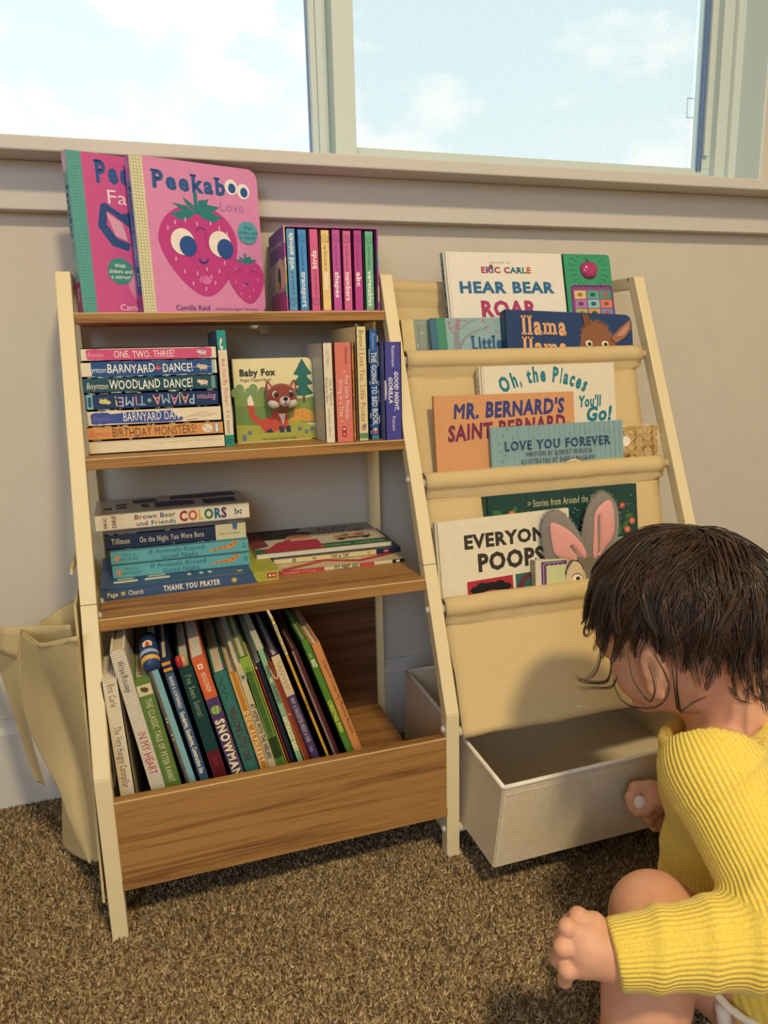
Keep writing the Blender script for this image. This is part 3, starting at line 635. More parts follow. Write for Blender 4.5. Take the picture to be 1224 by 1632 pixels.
lib = [('5f9fd0', 'wild animals', True, .50, .95, 'light blue small board book first from the left in the slipcase'), ('4a94d8', 'transport', False, .52, .96, 'bright blue small board book second from the left in the slipcase'),
       ('d86596', 'birds', True, .52, .74, 'rose pink small board book beside the cream one in the slipcase'), ('efcf8c', 'fruits', False, .52, .74, 'cream yellow small board book in the slipcase'),
       ('c658a8', 'shapes', False, .52, .84, 'orchid purple small board book right beside the cream one in the slipcase'), ('d96a9c', 'numbers', False, .52, .88, 'pink small board book sixth from the left in the slipcase'),
       ('bf4a98', 'abc', False, .52, .70, 'magenta small board book beside the green one in the slipcase'), ('72b896', 'vegetables', False, .50, .95, 'green small board book at the right end of the slipcase')]
xs = [0.2736, 0.2878, 0.3028, 0.3176, 0.3320, 0.3462, 0.3610, 0.3762]
for i, (c, ti, rv, a, z_, lb) in enumerate(lib):
    book('board_book', lb, G_LIB, (xs[i] - (.0003 if i == 0 else 0), -0.1185, S1 + 0.0018), 'spine', 0.098, 0.0992 - (0.0008 if i % 2 else 0), 0.0128, 'board', c, spine_art=spine_lib(ti, rv, a, z_), r=0.003, nleaf=5)
# ---- second shelf --------------------------------------------------
G_ST = 'board books stacked on the second shelf'
WH = 'e8dcc0'
def critter(F, x, y, s, m, m2='3a3a3a'):
    F.ell(x, y, s * 1.5, s * .75, m, n=14); F.ell(x - s * 1.5, y + s * .3, s * .62, s * .55, m, n=12)
    for d in (-1.0, -.4, .5, 1.1): F.stroke([(x + d * s, y - s * .5), (x + d * s + s * .1, y - s * 1.15)], s * .22, m)
    F.ell(x - s * 1.7, y + s * .4, s * .1, s * .1, m2, n=6); F.ell(x - s * 1.1, y + s * .75, s * .2, s * .3, m, n=8); F.ell(x + s * .3, y + s * .2, s * .35, s * .2, m2 if m2 != '3a3a3a' else 'b89a80', n=8)
def sp_onetwo(F, h, t):
    F.poly(blobby(h * .035, t * .10, h * .965, t * .90, .0006, 11), 'cf5583')
    F.text('Boynton', h * .045, t * .32, t * .34, 'e8a6bc', x1=h * .155, shear=.2, hand=3); F.text('ONE, TWO, THREE!', h * .235, t * .24, t * .50, 'f3e6df', x1=h * .68, hand=5); critter(F, h * .895, t * .52, .0032, 'cfd3cf', '4a6a9c')
def sp_barn(F, h, t):
    F.rect(h * .07, 0, h * .97, t, '24508e'); scuffs(F, h, t, 34, 3)
    F.text('Boynton', h * .02, t * .30, t * .36, 'dfe3e6', x1=h * .175, shear=.2, hand=3); F.text('BARNYARD', h * .185, t * .24, t * .54, 'f2efe6', x1=h * .53, hand=5, bold=.01)
    F.ell(h * .555, t * .5, .0030, .0030, 'c9404f', n=10); F.ell(h * .555, t * .78, .0022, .0008, '5a9a6a', n=8); F.text('DANCE!', h * .59, t * .24, t * .54, 'f2efe6', x1=h * .815, hand=5, bold=.01, seed=4)
    F.stroke([(h * .18, t * .44), (h * .96, t * .50)], .0004, 'cfd3d3'); critter(F, h * .895, t * .5, .0036, 'd9c9b0'); F.rect(h * .962, t * .12, h * .985, t * .88, '9ac0c4')
def sp_wood(F, h, t):
    scuffs(F, h, t, 26, 5); F.text('Boynton', h * .025, t * .28, t * .38, 'e0dccb', x1=h * .18, shear=.2, hand=3)
    F.text('WOODLAND DANCE!', h * .19, t * .22, t * .55, 'f2efe2', x1=h * .81, hand=5, bold=.01); critter(F, h * .895, t * .5, .0036, 'e8cfc0', 'c4705a'); F.rect(h * .955, t * .10, h * .985, t * .90, '6f9a94')
def sp_paj(F, h, t):
    scuffs(F, h, t, 16, 8, 'c9c4b4'); F = F.flip(h, t)
    F.text('Boynton', h * .02, t * .30, t * .36, 'd99ab0', x1=h * .165, shear=.2, hand=3)
    F.text('PAJAMA', h * .185, t * .22, t * .58, WH, x1=h * .505, hand=6, bold=.005, colors=['a9c8dc', 'e0a08c', 'a8c89c', 'd58fb0', '9cc4c0', 'e09a90']); F.star(h * .53, t * .52, .0036, '8cc0a8')
    F.text('TIME!', h * .56, t * .22, t * .58, WH, x1=h * .785, hand=6, bold=.005, colors=['9ab4d8', 'd58fb0', 'a9c8dc', 'c8a8d0', 'd8cf7a'], seed=3); critter(F, h * .865, t * .5, .0036, 'd6d07e', '9ab07a'); F.rect(h * .945, t * .06, h * .99, t * .94, '7fbac0'); F.rect(h * .955, t * .2, h * .980, t * .8, '2b5a78')
def sp_barn2(F, h, t):
    F.poly(blobby(h * .02, t * .12, h * .70, t * .84, .0007, 15, 50), '3e55a0')
    F.poly([(h * .13, t * .99), (h * .22, t * .97), (h * .25, t * .78), (h * .16, t * .74)], WH); F.poly([(h * .60, t * .95), (h * .75, t * .93), (h * .73, t * .30), (h * .66, t * .42)], WH)
    F.text('Boynton', h * .035, t * .32, t * .34, '7f6ab0', x1=h * .165, shear=.2, hand=3); F.text('BARNYARD DAN', h * .255, t * .24, t * .54, 'efe8dc', x1=h * .675, hand=5)
    for i in range(5): F.stroke([(h * (.70 + .05 * i), t * (.3 + .1 * (i % 3))), (h * (.80 + .04 * i), t * (.42 + .12 * (i % 3))), (h * (.86 + .03 * i), t * (.36 + .1 * (i % 2)))], .0005, 'b9a98c')
    F.stroke([(h * .735, t * .16), (h * .81, t * .20)], .0006, '4a4a50')
def sp_bday(F, h, t):
    scuffs(F, h, t, 14, 9); F.text('Boynton', h * .015, t * .26, t * .42, 'c86a58', x1=h * .165, shear=.2, hand=3); F.text('BIRTHDAY MONSTERS!', h * .175, t * .18, t * .62, '5c4030', x1=h * .795, hand=5)
    F.ell(h * .88, t * .5, .0062, .0052, 'e6e0d0', n=18); F.ell(h * .862, t * .62, .0010, .0010, '4a4a4a', n=6); F.stroke([(h * .87, t * .42), (h * .885, t * .36), (h * .90, t * .42)], .0006, '4a4a4a'); F.rect(h * .935, t * .12, h * .968, t * .92, '6a8cac'); F.rect(h * .941, t * .2, h * .962, t * .84, 'dde0da')
def sp_blank(F, h, t):
    for i in range(9):
        x = h * (.45 + .055 * i); F.stroke([(x, t * (.55 + .05 * (i % 3))), (x + h * .05, t * (.62 + .06 * (i % 2))), (x + h * .09, t * (.54 + .05 * (i % 3)))], .0005, 'c4b496')
    F.stroke([(h * .05, t * .85), (h * .5, t * .87), (h * .97, t * .80)], .0005, 'c9ba9c')
zz = S2 + 0.0002
for c, sp_, t_, art, x_, len_, lb in (('e6d9bc', 'e6d9bc', .0164, sp_blank, .0205, .1565, 'worn off-white board book without print, lowest of the stack on the second shelf'),
        ('d9965a', 'd99a5c', .0163, sp_bday, .0200, .1560, 'orange-spined board book with dark hand lettering in the second-shelf stack'),
        ('e6d9bc', WH, .0187, sp_barn2, .0223, .1525, 'worn white board book with a peeling blue spine label, beneath the upside-down navy one'),
        ('203a66', '1d3868', .0193, sp_paj, .0210, .1520, 'navy board book lying upside down with colourful lettering in the second-shelf stack'),
        ('24505c', '22505e', .0183, sp_wood, .0204, .1525, 'dark teal board book with white lettering in the second-shelf stack'),
        ('24508e', WH, .0180, sp_barn, .0206, .1530, 'blue scuffed board book with white lettering directly beneath the pink one'),
        ('d06a8e', WH, .0153, sp_onetwo, .0222, .1518, 'white edged pink-spined board book on top of the second-shelf stack')):
    book('board_book', lb, G_ST, (x_, -0.155 + 0.001 * math.sin(x_ * 9000), zz), 'flat', 0.143, len_, t_, 'board', c, sp_, spine_art=art, r=0.008); zz += t_ + 0.0001
def sp_aym(F, h, t):
    F.rect(0, 0, h * .165, t, '1f9a94'); F.rect(h * .165, 0, h * .90, t, 'e6d8bc'); F.rect(h * .90, 0, h, t, '1f8f7a')
    F.poly([(h * .06, t * .4), (h * .08, t * .7), (h * .10, t * .45), (h * .15, t * .62), (h * .17, t * .35), (h * .11, t * .25)], 'efe9dc'); F.ell(h * .075, t * .62, .0014, .0012, 'c8403c', n=8); F.ell(h * .12, t * .5, .002, .0012, '4a5a5a', n=8)
    F.text('Are You My Mother?', h * .235, t * .30, t * .46, 'c8483c', x1=h * .64, serif=True); F.text('P. D. Eastman', h * .69, t * .34, t * .34, '5a5a50', x1=h * .885); F.ell(h * .955, t * .5, .0032, .0032, '2a4a6a', n=14); F.ell(h * .955, t * .5, .0022, .0022, '1f8f7a', n=14)
book('board_book', 'tall narrow cream and teal board book standing upright beside the stacked board books', 'books upright on the second shelf', (0.1788, -0.150, S2), 'spine', 0.118, 0.1410, 0.0106, 'board', '2f6a8c', 'e6d8bc', spine_art=sp_aym, leanleft=0.9)
def art_fox(F, w, h):
    F.rect(0, 0, w, h, 'e9dfae') if False else None
    for i in range(7): F.ell(w * (.02 + .055 * i), h * (.60 + .05 * math.sin(i * 2.1)), w * .055, h * .06, '7f9a6a', n=14)
    F.poly([(0, h * .22), (0, h * .60), (w * .36, h * .58), (w * .70, h * .50), (w, h * .52), (w, h * .2)], '7f9a55'); F.poly([(0, 0.001), (0, h * .30), (w * .35, h * .18), (w * .7, h * .26), (w, h * .16), (w, 0.001)], 'a9a94c')
    F.poly([(0, h * .45), (w * .3, h * .42), (w * .6, h * .46), (w * .64, h * .30), (w * .3, h * .20), (0, h * .22)], '6f8a4e')
    F.rect(w * .855, h * .45, w * .885, h * .72, '6f4a44')
    for (y0, y1, ww) in ((.56, .76, .20), (.68, .86, .17), (.80, .99, .12)): F.poly([(w * (.87 - ww), h * y0), (w * .87, h * (y0 - .03)), (w * min(.87 + ww, .995), h * y0), (w * .94, h * (y0 + .07)), (w * .87, h * y1), (w * .80, h * (y0 + .07))], '2f7068')
    F.ell(w * .83, h * .30, w * .15, h * .085, 'd9a04c', a0=0, a1=180); F.poly([(w * .66, h * .24), (w * .70, h * .30), (w * .99, h * .30), (w * .99, h * .22)], 'd9a04c')
    for u, v in ((.78, .32), (.84, .34), (.9, .31), (.83, .29)): F.ell(w * u, h * v, .0009, .0007, '8a5a30', n=6)
    F.poly([(w * .155, h * .52), (w * .20, h * .58), (w * .235, h * .47), (w * .22, h * .42), (w * .16, h * .43)], 'f0e6d6'); F.poly([(w * .145, h * .45), (w * .235, h * .44), (w * .24, h * .33), (w * .34, h * .24), (w * .30, h * .19), (w * .19, h * .27)], 'bf4f3e')
    F.ell(w * .42, h * .20, w * .12, h * .095, 'bf4f3e'); F.poly([(w * .44, h * .36), (w * .64, h * .35), (w * .66, h * .14), (w * .47, h * .12)], 'bf4f3e'); F.poly([(w * .53, h * .33), (w * .625, h * .33), (w * .585, h * .20)], 'efe6da')
    for u in (.56, .645): F.poly([(w * (u - .035), h * .18), (w * (u + .03), h * .18), (w * (u + .035), h * .105), (w * (u - .02), h * .10)], '2c3c5a')
    F.poly([(w * .34, h * .11), (w * .42, h * .16), (w * .46, h * .11)], '2c3c5a')
    for u, v in ((.09, .08), (.16, .12), (.09, .05), (.79, .14), (.88, .10), (.95, .125)):
        for k in range(5): F.ell(w * u + .0016 * math.cos(k * 1.257), h * v + .0016 * math.sin(k * 1.257), .0010, .0010, '3f66b8', n=7)
        F.ell(w * u, h * v, .0006, .0006, 'e8dca0', n=6)
    F.text('Baby Fox', w * .085, h * .80, h * .075, '2c3a38', w=w * .44, bold=.03); F.text('Finger Puppet Book', w * .09, h * .735, h * .030, '3c4a44', w=w * .38)
    F.text('Illustrated by Yu-Hsuan Huang', w * .32, h * .025, h * .022, '3c3a2c', w=w * .42)
fox = book('board_book', 'square board book with a plush fox head poking out of its cover', 'books upright on the second shelf', (0.1962, -0.1254, S2), 'front', 0.1045, 0.1066, 0.020, 'board', 'e9dfae', '3a6f74', front_art=art_fox, yaw=2, leanback=3.2, r=0.009)
RUST = M('8c4438', rough=0.95, var=0.1, scale=600, bump=0.4, bscale=900, sheen=.4, name='rust_plush'); PWH = M('cfc6bd', rough=0.95, var=0.06, scale=600, bump=0.4, bscale=900, name='white_plush'); BLK = M('1c2230', rough=0.3)
hd = MB(); cx, cz = 0.0590, 0.0565
hd.ball((cx, -0.010, cz), (.0205, .0130, .0175), RUST, 28, 18); hd.build('puppet_head', fox, smooth=True)
for sx in (-1, 1):
    e_ = MB(); e_.hexa([(cx + sx * .0145 - .0060, -.012, cz + .009), (cx + sx * .0145 + .0060, -.012, cz + .009), (cx + sx * .0145 + .0060, -.006, cz + .009), (cx + sx * .0145 - .0060, -.006, cz + .009), (cx + sx * .0172 - .0010, -.0105, cz + .0215), (cx + sx * .0172 + .0010, -.0105, cz + .0215), (cx + sx * .0172 + .0010, -.0085, cz + .0215), (cx + sx * .0172 - .0010, -.0085, cz + .0215)], RUST)
    e_.hexa([(cx + sx * .0145 - .0035, -.0128, cz + .010), (cx + sx * .0145 + .0035, -.0128, cz + .010), (cx + sx * .0145 + .0035, -.012, cz + .010), (cx + sx * .0145 - .0035, -.012, cz + .010), (cx + sx * .0168 - .0006, -.0115, cz + .0180), (cx + sx * .0168 + .0006, -.0115, cz + .0180), (cx + sx * .0168 + .0006, -.0105, cz + .0180), (cx + sx * .0168 - .0006, -.0105, cz + .0180)], M('d8a898', rough=.95)); e_.build('puppet_ear', fox)
    y_ = MB(); y_.ball((cx + sx * .0098, -.0195, cz + .0035), (.0043, .0022, .0047), PWH, 14, 8); y_.ball((cx + sx * .0098 + .0005, -.0212, cz + .0033), (.0029, .0015, .0033), BLK, 12, 8); y_.build('puppet_eye', fox, smooth=True)
    c_ = MB(); c_.ball((cx + sx * .0105, -.0155, cz - .0080), (.0090, .0060, .0062), PWH, 16, 10); c_.build('puppet_cheek', fox, smooth=True)
mz = MB(); mz.ball((cx + .0015, -.0215, cz - .0055), (.0074, .0055, .0068), PWH, 18, 12); mz.build('puppet_muzzle', fox, smooth=True)
mz = MB(); mz.ball((cx + .0015, -.0268, cz - .0022), (.0030, .0016, .0026), BLK, 12, 8); mz.tube([(cx - .0015, -.0268, cz - .0088), (cx, -.0272, cz - .0092), (cx + .0015, -.0272, cz - .0078), (cx + .003, -.0272, cz - .0092), (cx + .0045, -.0266, cz - .0086)], .0004, BLK, 6); mz.tube([(cx + .0015, -.0273, cz - .0045), (cx + .0015, -.0272, cz - .0078)], .0004, BLK, 6); mz.build('puppet_nose', fox, smooth=True)
G2 = 'books upright on the second shelf'
def sp_cat(F, h, t): F.text('SALTZBERG', h * .07, t * .36, t * .24, '9a9488', x1=h * .23); F.text('One of These Is', h * .36, t * .56, t * .26, '4a4640', x1=h * .62); F.text('Not Like the Others', h * .34, t * .18, t * .26, '4a4640', x1=h * .60); F.text('San Francisco, California', h * .66, t * .36, t * .18, '6a645a', x1=h * .94)
book('board_book', 'white board book with tiny grey spine lettering right of the fox puppet book', G2, (0.3012, -0.1735, S2), 'spine', 0.120, 0.1232, 0.0133, 'board', 'dcd6c8', 'e4dac2', back='c9c6c0', spine_art=sp_cat)
def sp_five(F, h, t):
    F.text('Christelow', h * .05, t * .60, t * .17, '3a2a28', x1=h * .22); F.star(h * .285, t * .55, .0016, 'f0e4d8'); F.text('Five Little Monkeys', h * .33, t * .56, t * .23, 'f5e8dc', x1=h * .77, serif=True); F.text('Sitting in a Tree', h * .37, t * .22, t * .23, 'f5e8dc', x1=h * .74, serif=True)
    F.star(h * .79, t * .34, .0016, 'f0e4d8'); F.rect(h * .845, t * .32, h * .95, t * .56, 'a02c3c'); F.rect(h * .86, t * .38, h * .88, t * .50, 'f0d8d0'); F.rect(h * .91, t * .38, h * .935, t * .50, 'd88a88')
book('board_book', 'salmon pink board book with white spine lettering next to the white one', G2, (0.3152, -0.1755, S2), 'spine', 0.120, 0.1236, 0.0232, 'board', 'd97a70', spine_art=sp_five)
def sp_or(F, h, t): F.text('OH MY', h * .28, t * .1, t * .5, '3a2c20', x1=h * .42, bold=.03); F.text('OR YOUR', h * .44, t * .1, t * .5, '3a2c20', x1=h * .7, bold=.03); F.ell(h * .05, t * .5, .0020, .0018, '5a7a9a', n=8); F.ell(h * .94, t * .5, .0016, .0014, 'e8c890', n=8)
book('board_book', 'thin orange board book squeezed behind the salmon pink one', G2, (0.3388, -0.1660, S2), 'spine', 0.115, 0.1230, 0.0057, 'board', 'd8944e', spine_art=sp_or)
def sp_pk(F, h, t):
    F.text('Boynton', h * .03, t * .30, t * .38, '4a4a3a', x1=h * .175, shear=.2, hand=3); F.text('I Love You, Little Pookie', h * .19, t * .28, t * .46, 'a85238', x1=h * .83, serif=True); F.ell(h * .885, t * .5, .0042, .0034, 'c88aa0', n=12); F.ell(h * .87, t * .6, .002, .002, '4a8a78', n=10); F.rect(h * .935, t * .1, h * .985, t * .9, '5f8f6a')
book('board_book', 'tall cream board book with red-brown lettering beside the bright blue one', G2, (0.3453, -0.1725, S2), 'spine', 0.125, 0.1425, 0.0140, 'board', 'e2d2a0', spine_art=sp_pk)
def sp_bed(F, h, t):
    scuffs(F, h, t, 16, 21); F.text('Boynton', h * .03, t * .32, t * .40, '9ab0d8', x1=h * .18, shear=.2, hand=3); F.text('THE GOING TO BED BOOK', h * .20, t * .24, t * .54, 'efeadb', x1=h * .865, hand=4, bold=.015); F.ell(h * .925, t * .5, .0036, .0032, 'c85a5a', n=12); F.ell(h * .905, t * .5, .0020, .0026, 'e8c89c', n=10); F.rect(h * .965, t * .1, h * .995, t * .9, '4a8a8a')
book('board_book', 'bright blue board book with white hand lettering between the cream and purple ones', G2, (0.3618, -0.1725, S2), 'spine', 0.125, 0.1385, 0.0122, 'board', '2a5fa6', spine_art=sp_bed)
def sp_gg(F, h, t):
    F.text('Rathmann', h * .04, t * .44, t * .19, 'e6e2ee', x1=h * .25); F.text('GOOD NIGHT,', h * .30, t * .58, t * .22, 'f0eef4', x1=h * .70, bold=.03, shear=.18); F.text('GORILLA', h * .355, t * .24, t * .22, 'f0eef4', x1=h * .62, bold=.03, shear=.18); F.text('Putnam', h * .755, t * .42, t * .18, 'e6e2ee', x1=h * .905)
    F.poly([(h * .38, 0), (h * .40, t * .10), (h * .52, t * .12), (h * .58, t * .05), (h * .59, 0)], 'c9c4c4')
book('board_book', 'thick purple board book with white lettering at the right end of the second shelf', G2, (0.3768, -0.1880, S2), 'spine', 0.118, 0.1228, 0.0226, 'board', '4b4a9e', spine_art=sp_gg, back='6a70a8')
# ---- third shelf ---------------------------------------------------
G3 = 'books lying on the third shelf'
def sp_ty(F, h, t):
    F.poly([(h * .845, t), (h * .86, t * .3), (h * .87, 0), (h, 0), (h, t)], 'a5a644'); F.text('Page', h * .035, t * .28, t * .40, 'd8cfa8', x1=h * .09, bold=.02); F.star(h * .118, t * .48, .0040, 'd9b44c', 6, 90, .35); F.text('Church', h * .145, t * .28, t * .42, 'd8cfa8', x1=h * .225, bold=.02)
    F.text('THANK YOU PRAYER', h * .335, t * .26, t * .48, 'eee6cf', x1=h * .655, bold=.03, serif=True); F.star(h * .735, t * .5, .0046, 'e0bc50', 7, 90, .4); F.rect(h * .93, t * .26, h * .985, t * .76, 'b03038'); F.rect(h * .94, t * .4, h * .952, t * .62, 'f0e0d8'); F.rect(h * .96, t * .42, h * .978, t * .60, 'e0a8a4')
def art_ty(F, w, h):
    F.rect(0, 0, w, h * .155, 'a5a644'); F.text('THANK YOU', w * .06, h * .3, h * .05, 'e6dfc8', w=w * .5) if False else None
    for i, (z0, z1) in enumerate(((.93, .80), (.76, .62), (.52, .50), (.45, .43), (.40, .38))): F.rect(w * .14, h * z1, w * .20, h * z0, 'dcd8c4'); F.rect(w * .23, h * (z1 + .02), w * .26, h * (z0 - .02), 'dcd8c4') if i < 2 else None
    F.star(w * .10, h * .22, .006, 'd9b44c', 6); F.stroke([(w * .02, h * .96), (w * .02, h * .2)], .0006, 'cfd3d6')
book('picture_book', 'blue hardback with a green end, lowest in its third-shelf stack', G3, (0.0178, -0.1965, S3 + .0002), 'flat', 0.150, 0.2110, 0.0134, 'hard', '36547e', '3c5880', front_art=art_ty, spine_art=sp_ty, yaw=1.2)
def sp_ia(F, h, t):
    F.ell(h * .045, t * .42, .0032, .0032, 'd98a78', n=12); F.text('PAUL &', h * .085, t * .56, t * .20, '2f6a78', x1=h * .175); F.text('PAULA WALKER', h * .06, t * .24, t * .20, '2f6a78', x1=h * .19)
    F.text('If Animals Kissed', h * .27, t * .54, t * .32, '1f5a78', x1=h * .67, hand=2); F.text('Good Night', h * .35, t * .10, t * .32, '1f5a78', x1=h * .62, hand=2)
    F.poly([(h * .71, t * .28), (h * .78, t * .40), (h * .83, t * .36), (h * .88, t * .42), (h * .93, t * .86), (h * .89, t * .90), (h * .85, t * .62), (h * .80, t * .58), (h * .71, t * .42)], 'd98a3e')
    for u, v in ((.75, .40), (.82, .5), (.87, .6), (.90, .75), (.79, .46)): F.ell(h * u, t * v, .0013, .0010, '9a5a28', n=7)
    F.text('LITTLE', h * .955, t * .52, t * .16, '2f6a78', x1=h * .985); F.text('SIMON', h * .955, t * .32, t * .16, '2f6a78', x1=h * .985)
z0 = S3 + 0.0138
for i, lb in enumerate(('light blue board book with orange giraffe, resting directly on the dark blue hardback', 'light blue board book with orange giraffe, upper one of two alike')):
    book('board_book', lb, G3, (0.0312 - .0006 * i, -0.1560 + .0006 * i, z0), 'flat', 0.138, 0.1668, 0.0176, 'board', '5fa2ae', '62a8b2', spine_art=sp_ia, yaw=-.4, r=0.008); z0 += 0.0178
def sp_ti(F, h, t): F.rect(h * .775, 0, h, t, 'c9c4a0'); F.text('Tillman', h * .04, t * .34, t * .36, 'dcd6c0', x1=h * .165, serif=True); F.text('On the Night You Were Born', h * .235, t * .32, t * .36, 'dcd6c0', x1=h * .69, serif=True); F.poly([(h * .90, t), (h * .905, t * .55), (h * .915, t * .7), (h * .925, t * .5), (h * .935, t * .7), (h * .94, t)], '3f6a92'); F.text('FEIWEL AND FRIENDS', h * .80, t * .32, t * .10, '4a5a6a', x1=h * .955); F.ell(h * .47, t * .08, .0008, .0006, 'dcd6c0', n=6); scuffs(F, h * .775, t, 10, 31, '8a98ac')
book('board_book', 'dark navy board book with a cream end, second from the top of its stack', G3, (0.0264, -0.1510, z0), 'flat', 0.135, 0.1698, 0.0196, 'board', '22304e', spine_art=sp_ti, r=0.006); z0 += 0.0198
def sp_bb(F, h, t):
    for i, (ch, c) in enumerate(zip('ERIC', ['a83a44', '2a6a74', 'b8543a', '4a3a6a'])): F.text(ch, h * .062, t * (.78 - .17 * i), t * .14, c, w=h * .016, bold=.04) if False else None
    F.text('ERIC', h * .068, t * .16, h * .017, WH, w=t * .62, bold=.04, rot=90, colors=['a83a44', '2a6a74', 'b8543a', '4a3a6a']); F.text('CARLE', h * .125, t * .16, h * .022, WH, w=t * .70, bold=.04, rot=90, colors=['4a3a6a', '2a6a74', 'a83a44', '3a7a54', '2a4a74']) if False else None
    F.text('CARLE', h * .125, t * .14, h * .022, WH, w=t * .72, bold=.04, rot=90, colors=['4a3a6a', '2a6a74', 'a83a44', '3a7a54', '2a4a74'])
    F.text('Brown Bear', h * .245, t * .54, t * .28, WH, x1=h * .505, bold=.02, colors=['6a4030', 'b8543a', '8a4a6a', '2a6a74', 'a83a44', '2a4a74', '7a5a2a', '3a7a54']); F.text('and Friends', h * .25, t * .14, t * .26, WH, x1=h * .505, bold=.02, colors=['c8743a', '2a6a74', '8a3a54', '3a5a94', '5a8a44'])
    F.text('COLORS', h * .53, t * .20, t * .58, WH, x1=h * .845, bold=.05, colors=['a8323c', 'c8643a', 'd8b25a', '3a7a44', '2a6a84', '5a3a74']); 
    for k in range(7): F.ell(h * (.905 + .018 * (k % 3)), t * (.36 + .12 * (k // 3) + .05 * (k % 2)), .0018, .0011, '3a6a74', n=8, rot=40 * k)
def art_bb(F, w, h):
    for (u0, u1, v0, v1) in ((.15, .5, .06, .30), (.2, .55, .36, .62), (.25, .5, .66, .70), (.62, .9, .05, .5), (.6, .85, .6, .75), (.3, .42, .80, .86), (.5, .62, .80, .86), (.3, .42, .90, .94)): F.poly(blobby(w * u0, h * v0, w * u1, h * v1, .0025, int(u0 * 100), 26), '4a5068')
book('board_book', 'thick white book with multicoloured spine lettering on top of the third-shelf stack', G3, (0.0158, -0.1310, z0), 'flat', 0.098, 0.1895, 0.0212, 'board', 'b0a69c', 'e6dcc6', front_art=art_bb, spine_art=sp_bb, yaw=1.2, rough=.25, r=0.003)
def sp_mf(F, h, t):
    F.rect(0, 0, h * .35, t, 'b8404a'); F.rect(h * .63, 0, h * .75, t, 'c04a4a'); F.text('Penguin Young', h * .04, t * .25, t * .4, 'e0b0a4', x1=h * .28); F.text('MY FEET GO', h * .43, t * .1, t * .8, '3a3a34', x1=h * .62, bold=.04); F.rect(h * .90, 0, h, t, '22242c'); F.rect(h * .93, t * .2, h * .96, t * .8, 'd8d0c0')
def art_mf(F, w, h):
    for i, c in enumerate(('b8404a', 'd8c9a4', '5a7f94', 'd8c9a4', 'b8404a', '5a7f94', 'c8b48a')):
        F.stroke([(w * (.02 + .14 * i), h * .97), (w * (.20 + .14 * i), h * .62), (w * (.08 + .14 * i), h * .35), (w * (.22 + .12 * i), h * .03)], w * .07, c) if i < 6 else None
book('picture_book', 'thin paperback with red, cream and blue wavy bands, lowest in the pile of thin books', G3, (0.2322, -0.1750, S3 + .0002), 'flat', 0.150, 0.1700, 0.0052, 'paper', 'c9b894', 'd8cbaa', front_art=art_mf, spine_art=sp_mf, yaw=-1.2)
def sp_tt(F, h, t): F.rect(h * .80, 0, h, t, '1e2840'); F.ell(h * .88, t * .5, .004, .0022, 'b86a78', n=10); F.text('TAP to TAP', h * .44, t * .2, t * .6, '4a4a3a', x1=h * .58, bold=.03); F.ell(h * .31, t * .5, .0030, .0018, '8a944a', n=10); F.ell(h * .74, t * .5, .0026, .0022, 'c8a04a', n=10); F.rect(h * .14, t * .15, h * .17, t * .85, '8a8468')
book('picture_book', 'thin cream-spined paperback with a dark blue end, middle of the pile of thin books', G3, (0.2308, -0.1430, S3 + .0058), 'flat', 0.130, 0.1772, 0.0072, 'paper', '2a3448', 'd6c794', spine_art=sp_tt, yaw=-1.4)
def art_pm(F, w, h):
    F.rect(0, 0, w, h * .20, '2f6a4a'); F.rect(w * .0, h * .55, w * .45, h, '4a3a38'); F.poly([(w * .32, h * .62), (w * .45, h * .98), (w, h * .98), (w, h * .66)], 'a39c92')
    F.poly([(w * .22, h * .70), (w * .33, h * .82), (w * .45, h * .80), (w * .52, h * .70), (w * .44, h * .62)], '1e1c20'); F.ell(w * .38, h * .58, w * .10, h * .12, 'd8946a'); F.poly([(w * .04, h * .03), (w * .20, h * .42), (w * .50, h * .42), (w * .50, h * .03)], 'b0364a'); F.poly([(w * .22, h * .35), (w * .26, h * .5), (w * .31, h * .5), (w * .29, h * .35)], 'b0364a'); F.poly([(0, h * .2), (0, h * .95), (w * .1, h * .9), (w * .12, h * .3)], '7a3a44')
    F.poly([(w * .62, h * .30), (w * .66, h * .36), (w * .90, h * .38), (w * .92, h * .32)], '2a3248')
    for u, v, c in ((.68, .42, 'c8643a'), (.74, .46, '3a6a8a'), (.79, .44, 'd8a04a'), (.84, .46, 'b8443a'), (.71, .39, 'c8843a')): F.ell(w * u, h * v, w * .05, h * .05, c, n=10)
    for u in (.67, .86): F.ell(w * u, h * .29, w * .025, h * .03, '2a3248', n=12)
    F.stroke([(w * .90, h * .37), (w * .92, h * .52), (w * .86, h * .54)], .001, '3a3a3a'); F.text('PLAY', w * .56, h * .76, h * .11, '7a4a48', w=w * .26, hand=3, bold=.02); F.text('WITH ME', w * .52, h * .61, h * .10, '7a4a48', w=w * .38, hand=3, bold=.02)
    F.text('words by Rose Lewis', w * .48, h * .06, h * .05, 'd8e0d0', w=w * .22); F.text('art by Corinna Luyken', w * .74, h * .06, h * .05, 'd8e0d0', w=w * .22)
book('picture_book', 'thin picture book showing a dark haired child in red, lying face up', G3, (0.2095, -0.1345, S3 + .0134), 'flatfront', 0.1890, 0.1300, 0.0060, 'paper', 'cfc4ac', front_art=art_pm, yaw=-.6)
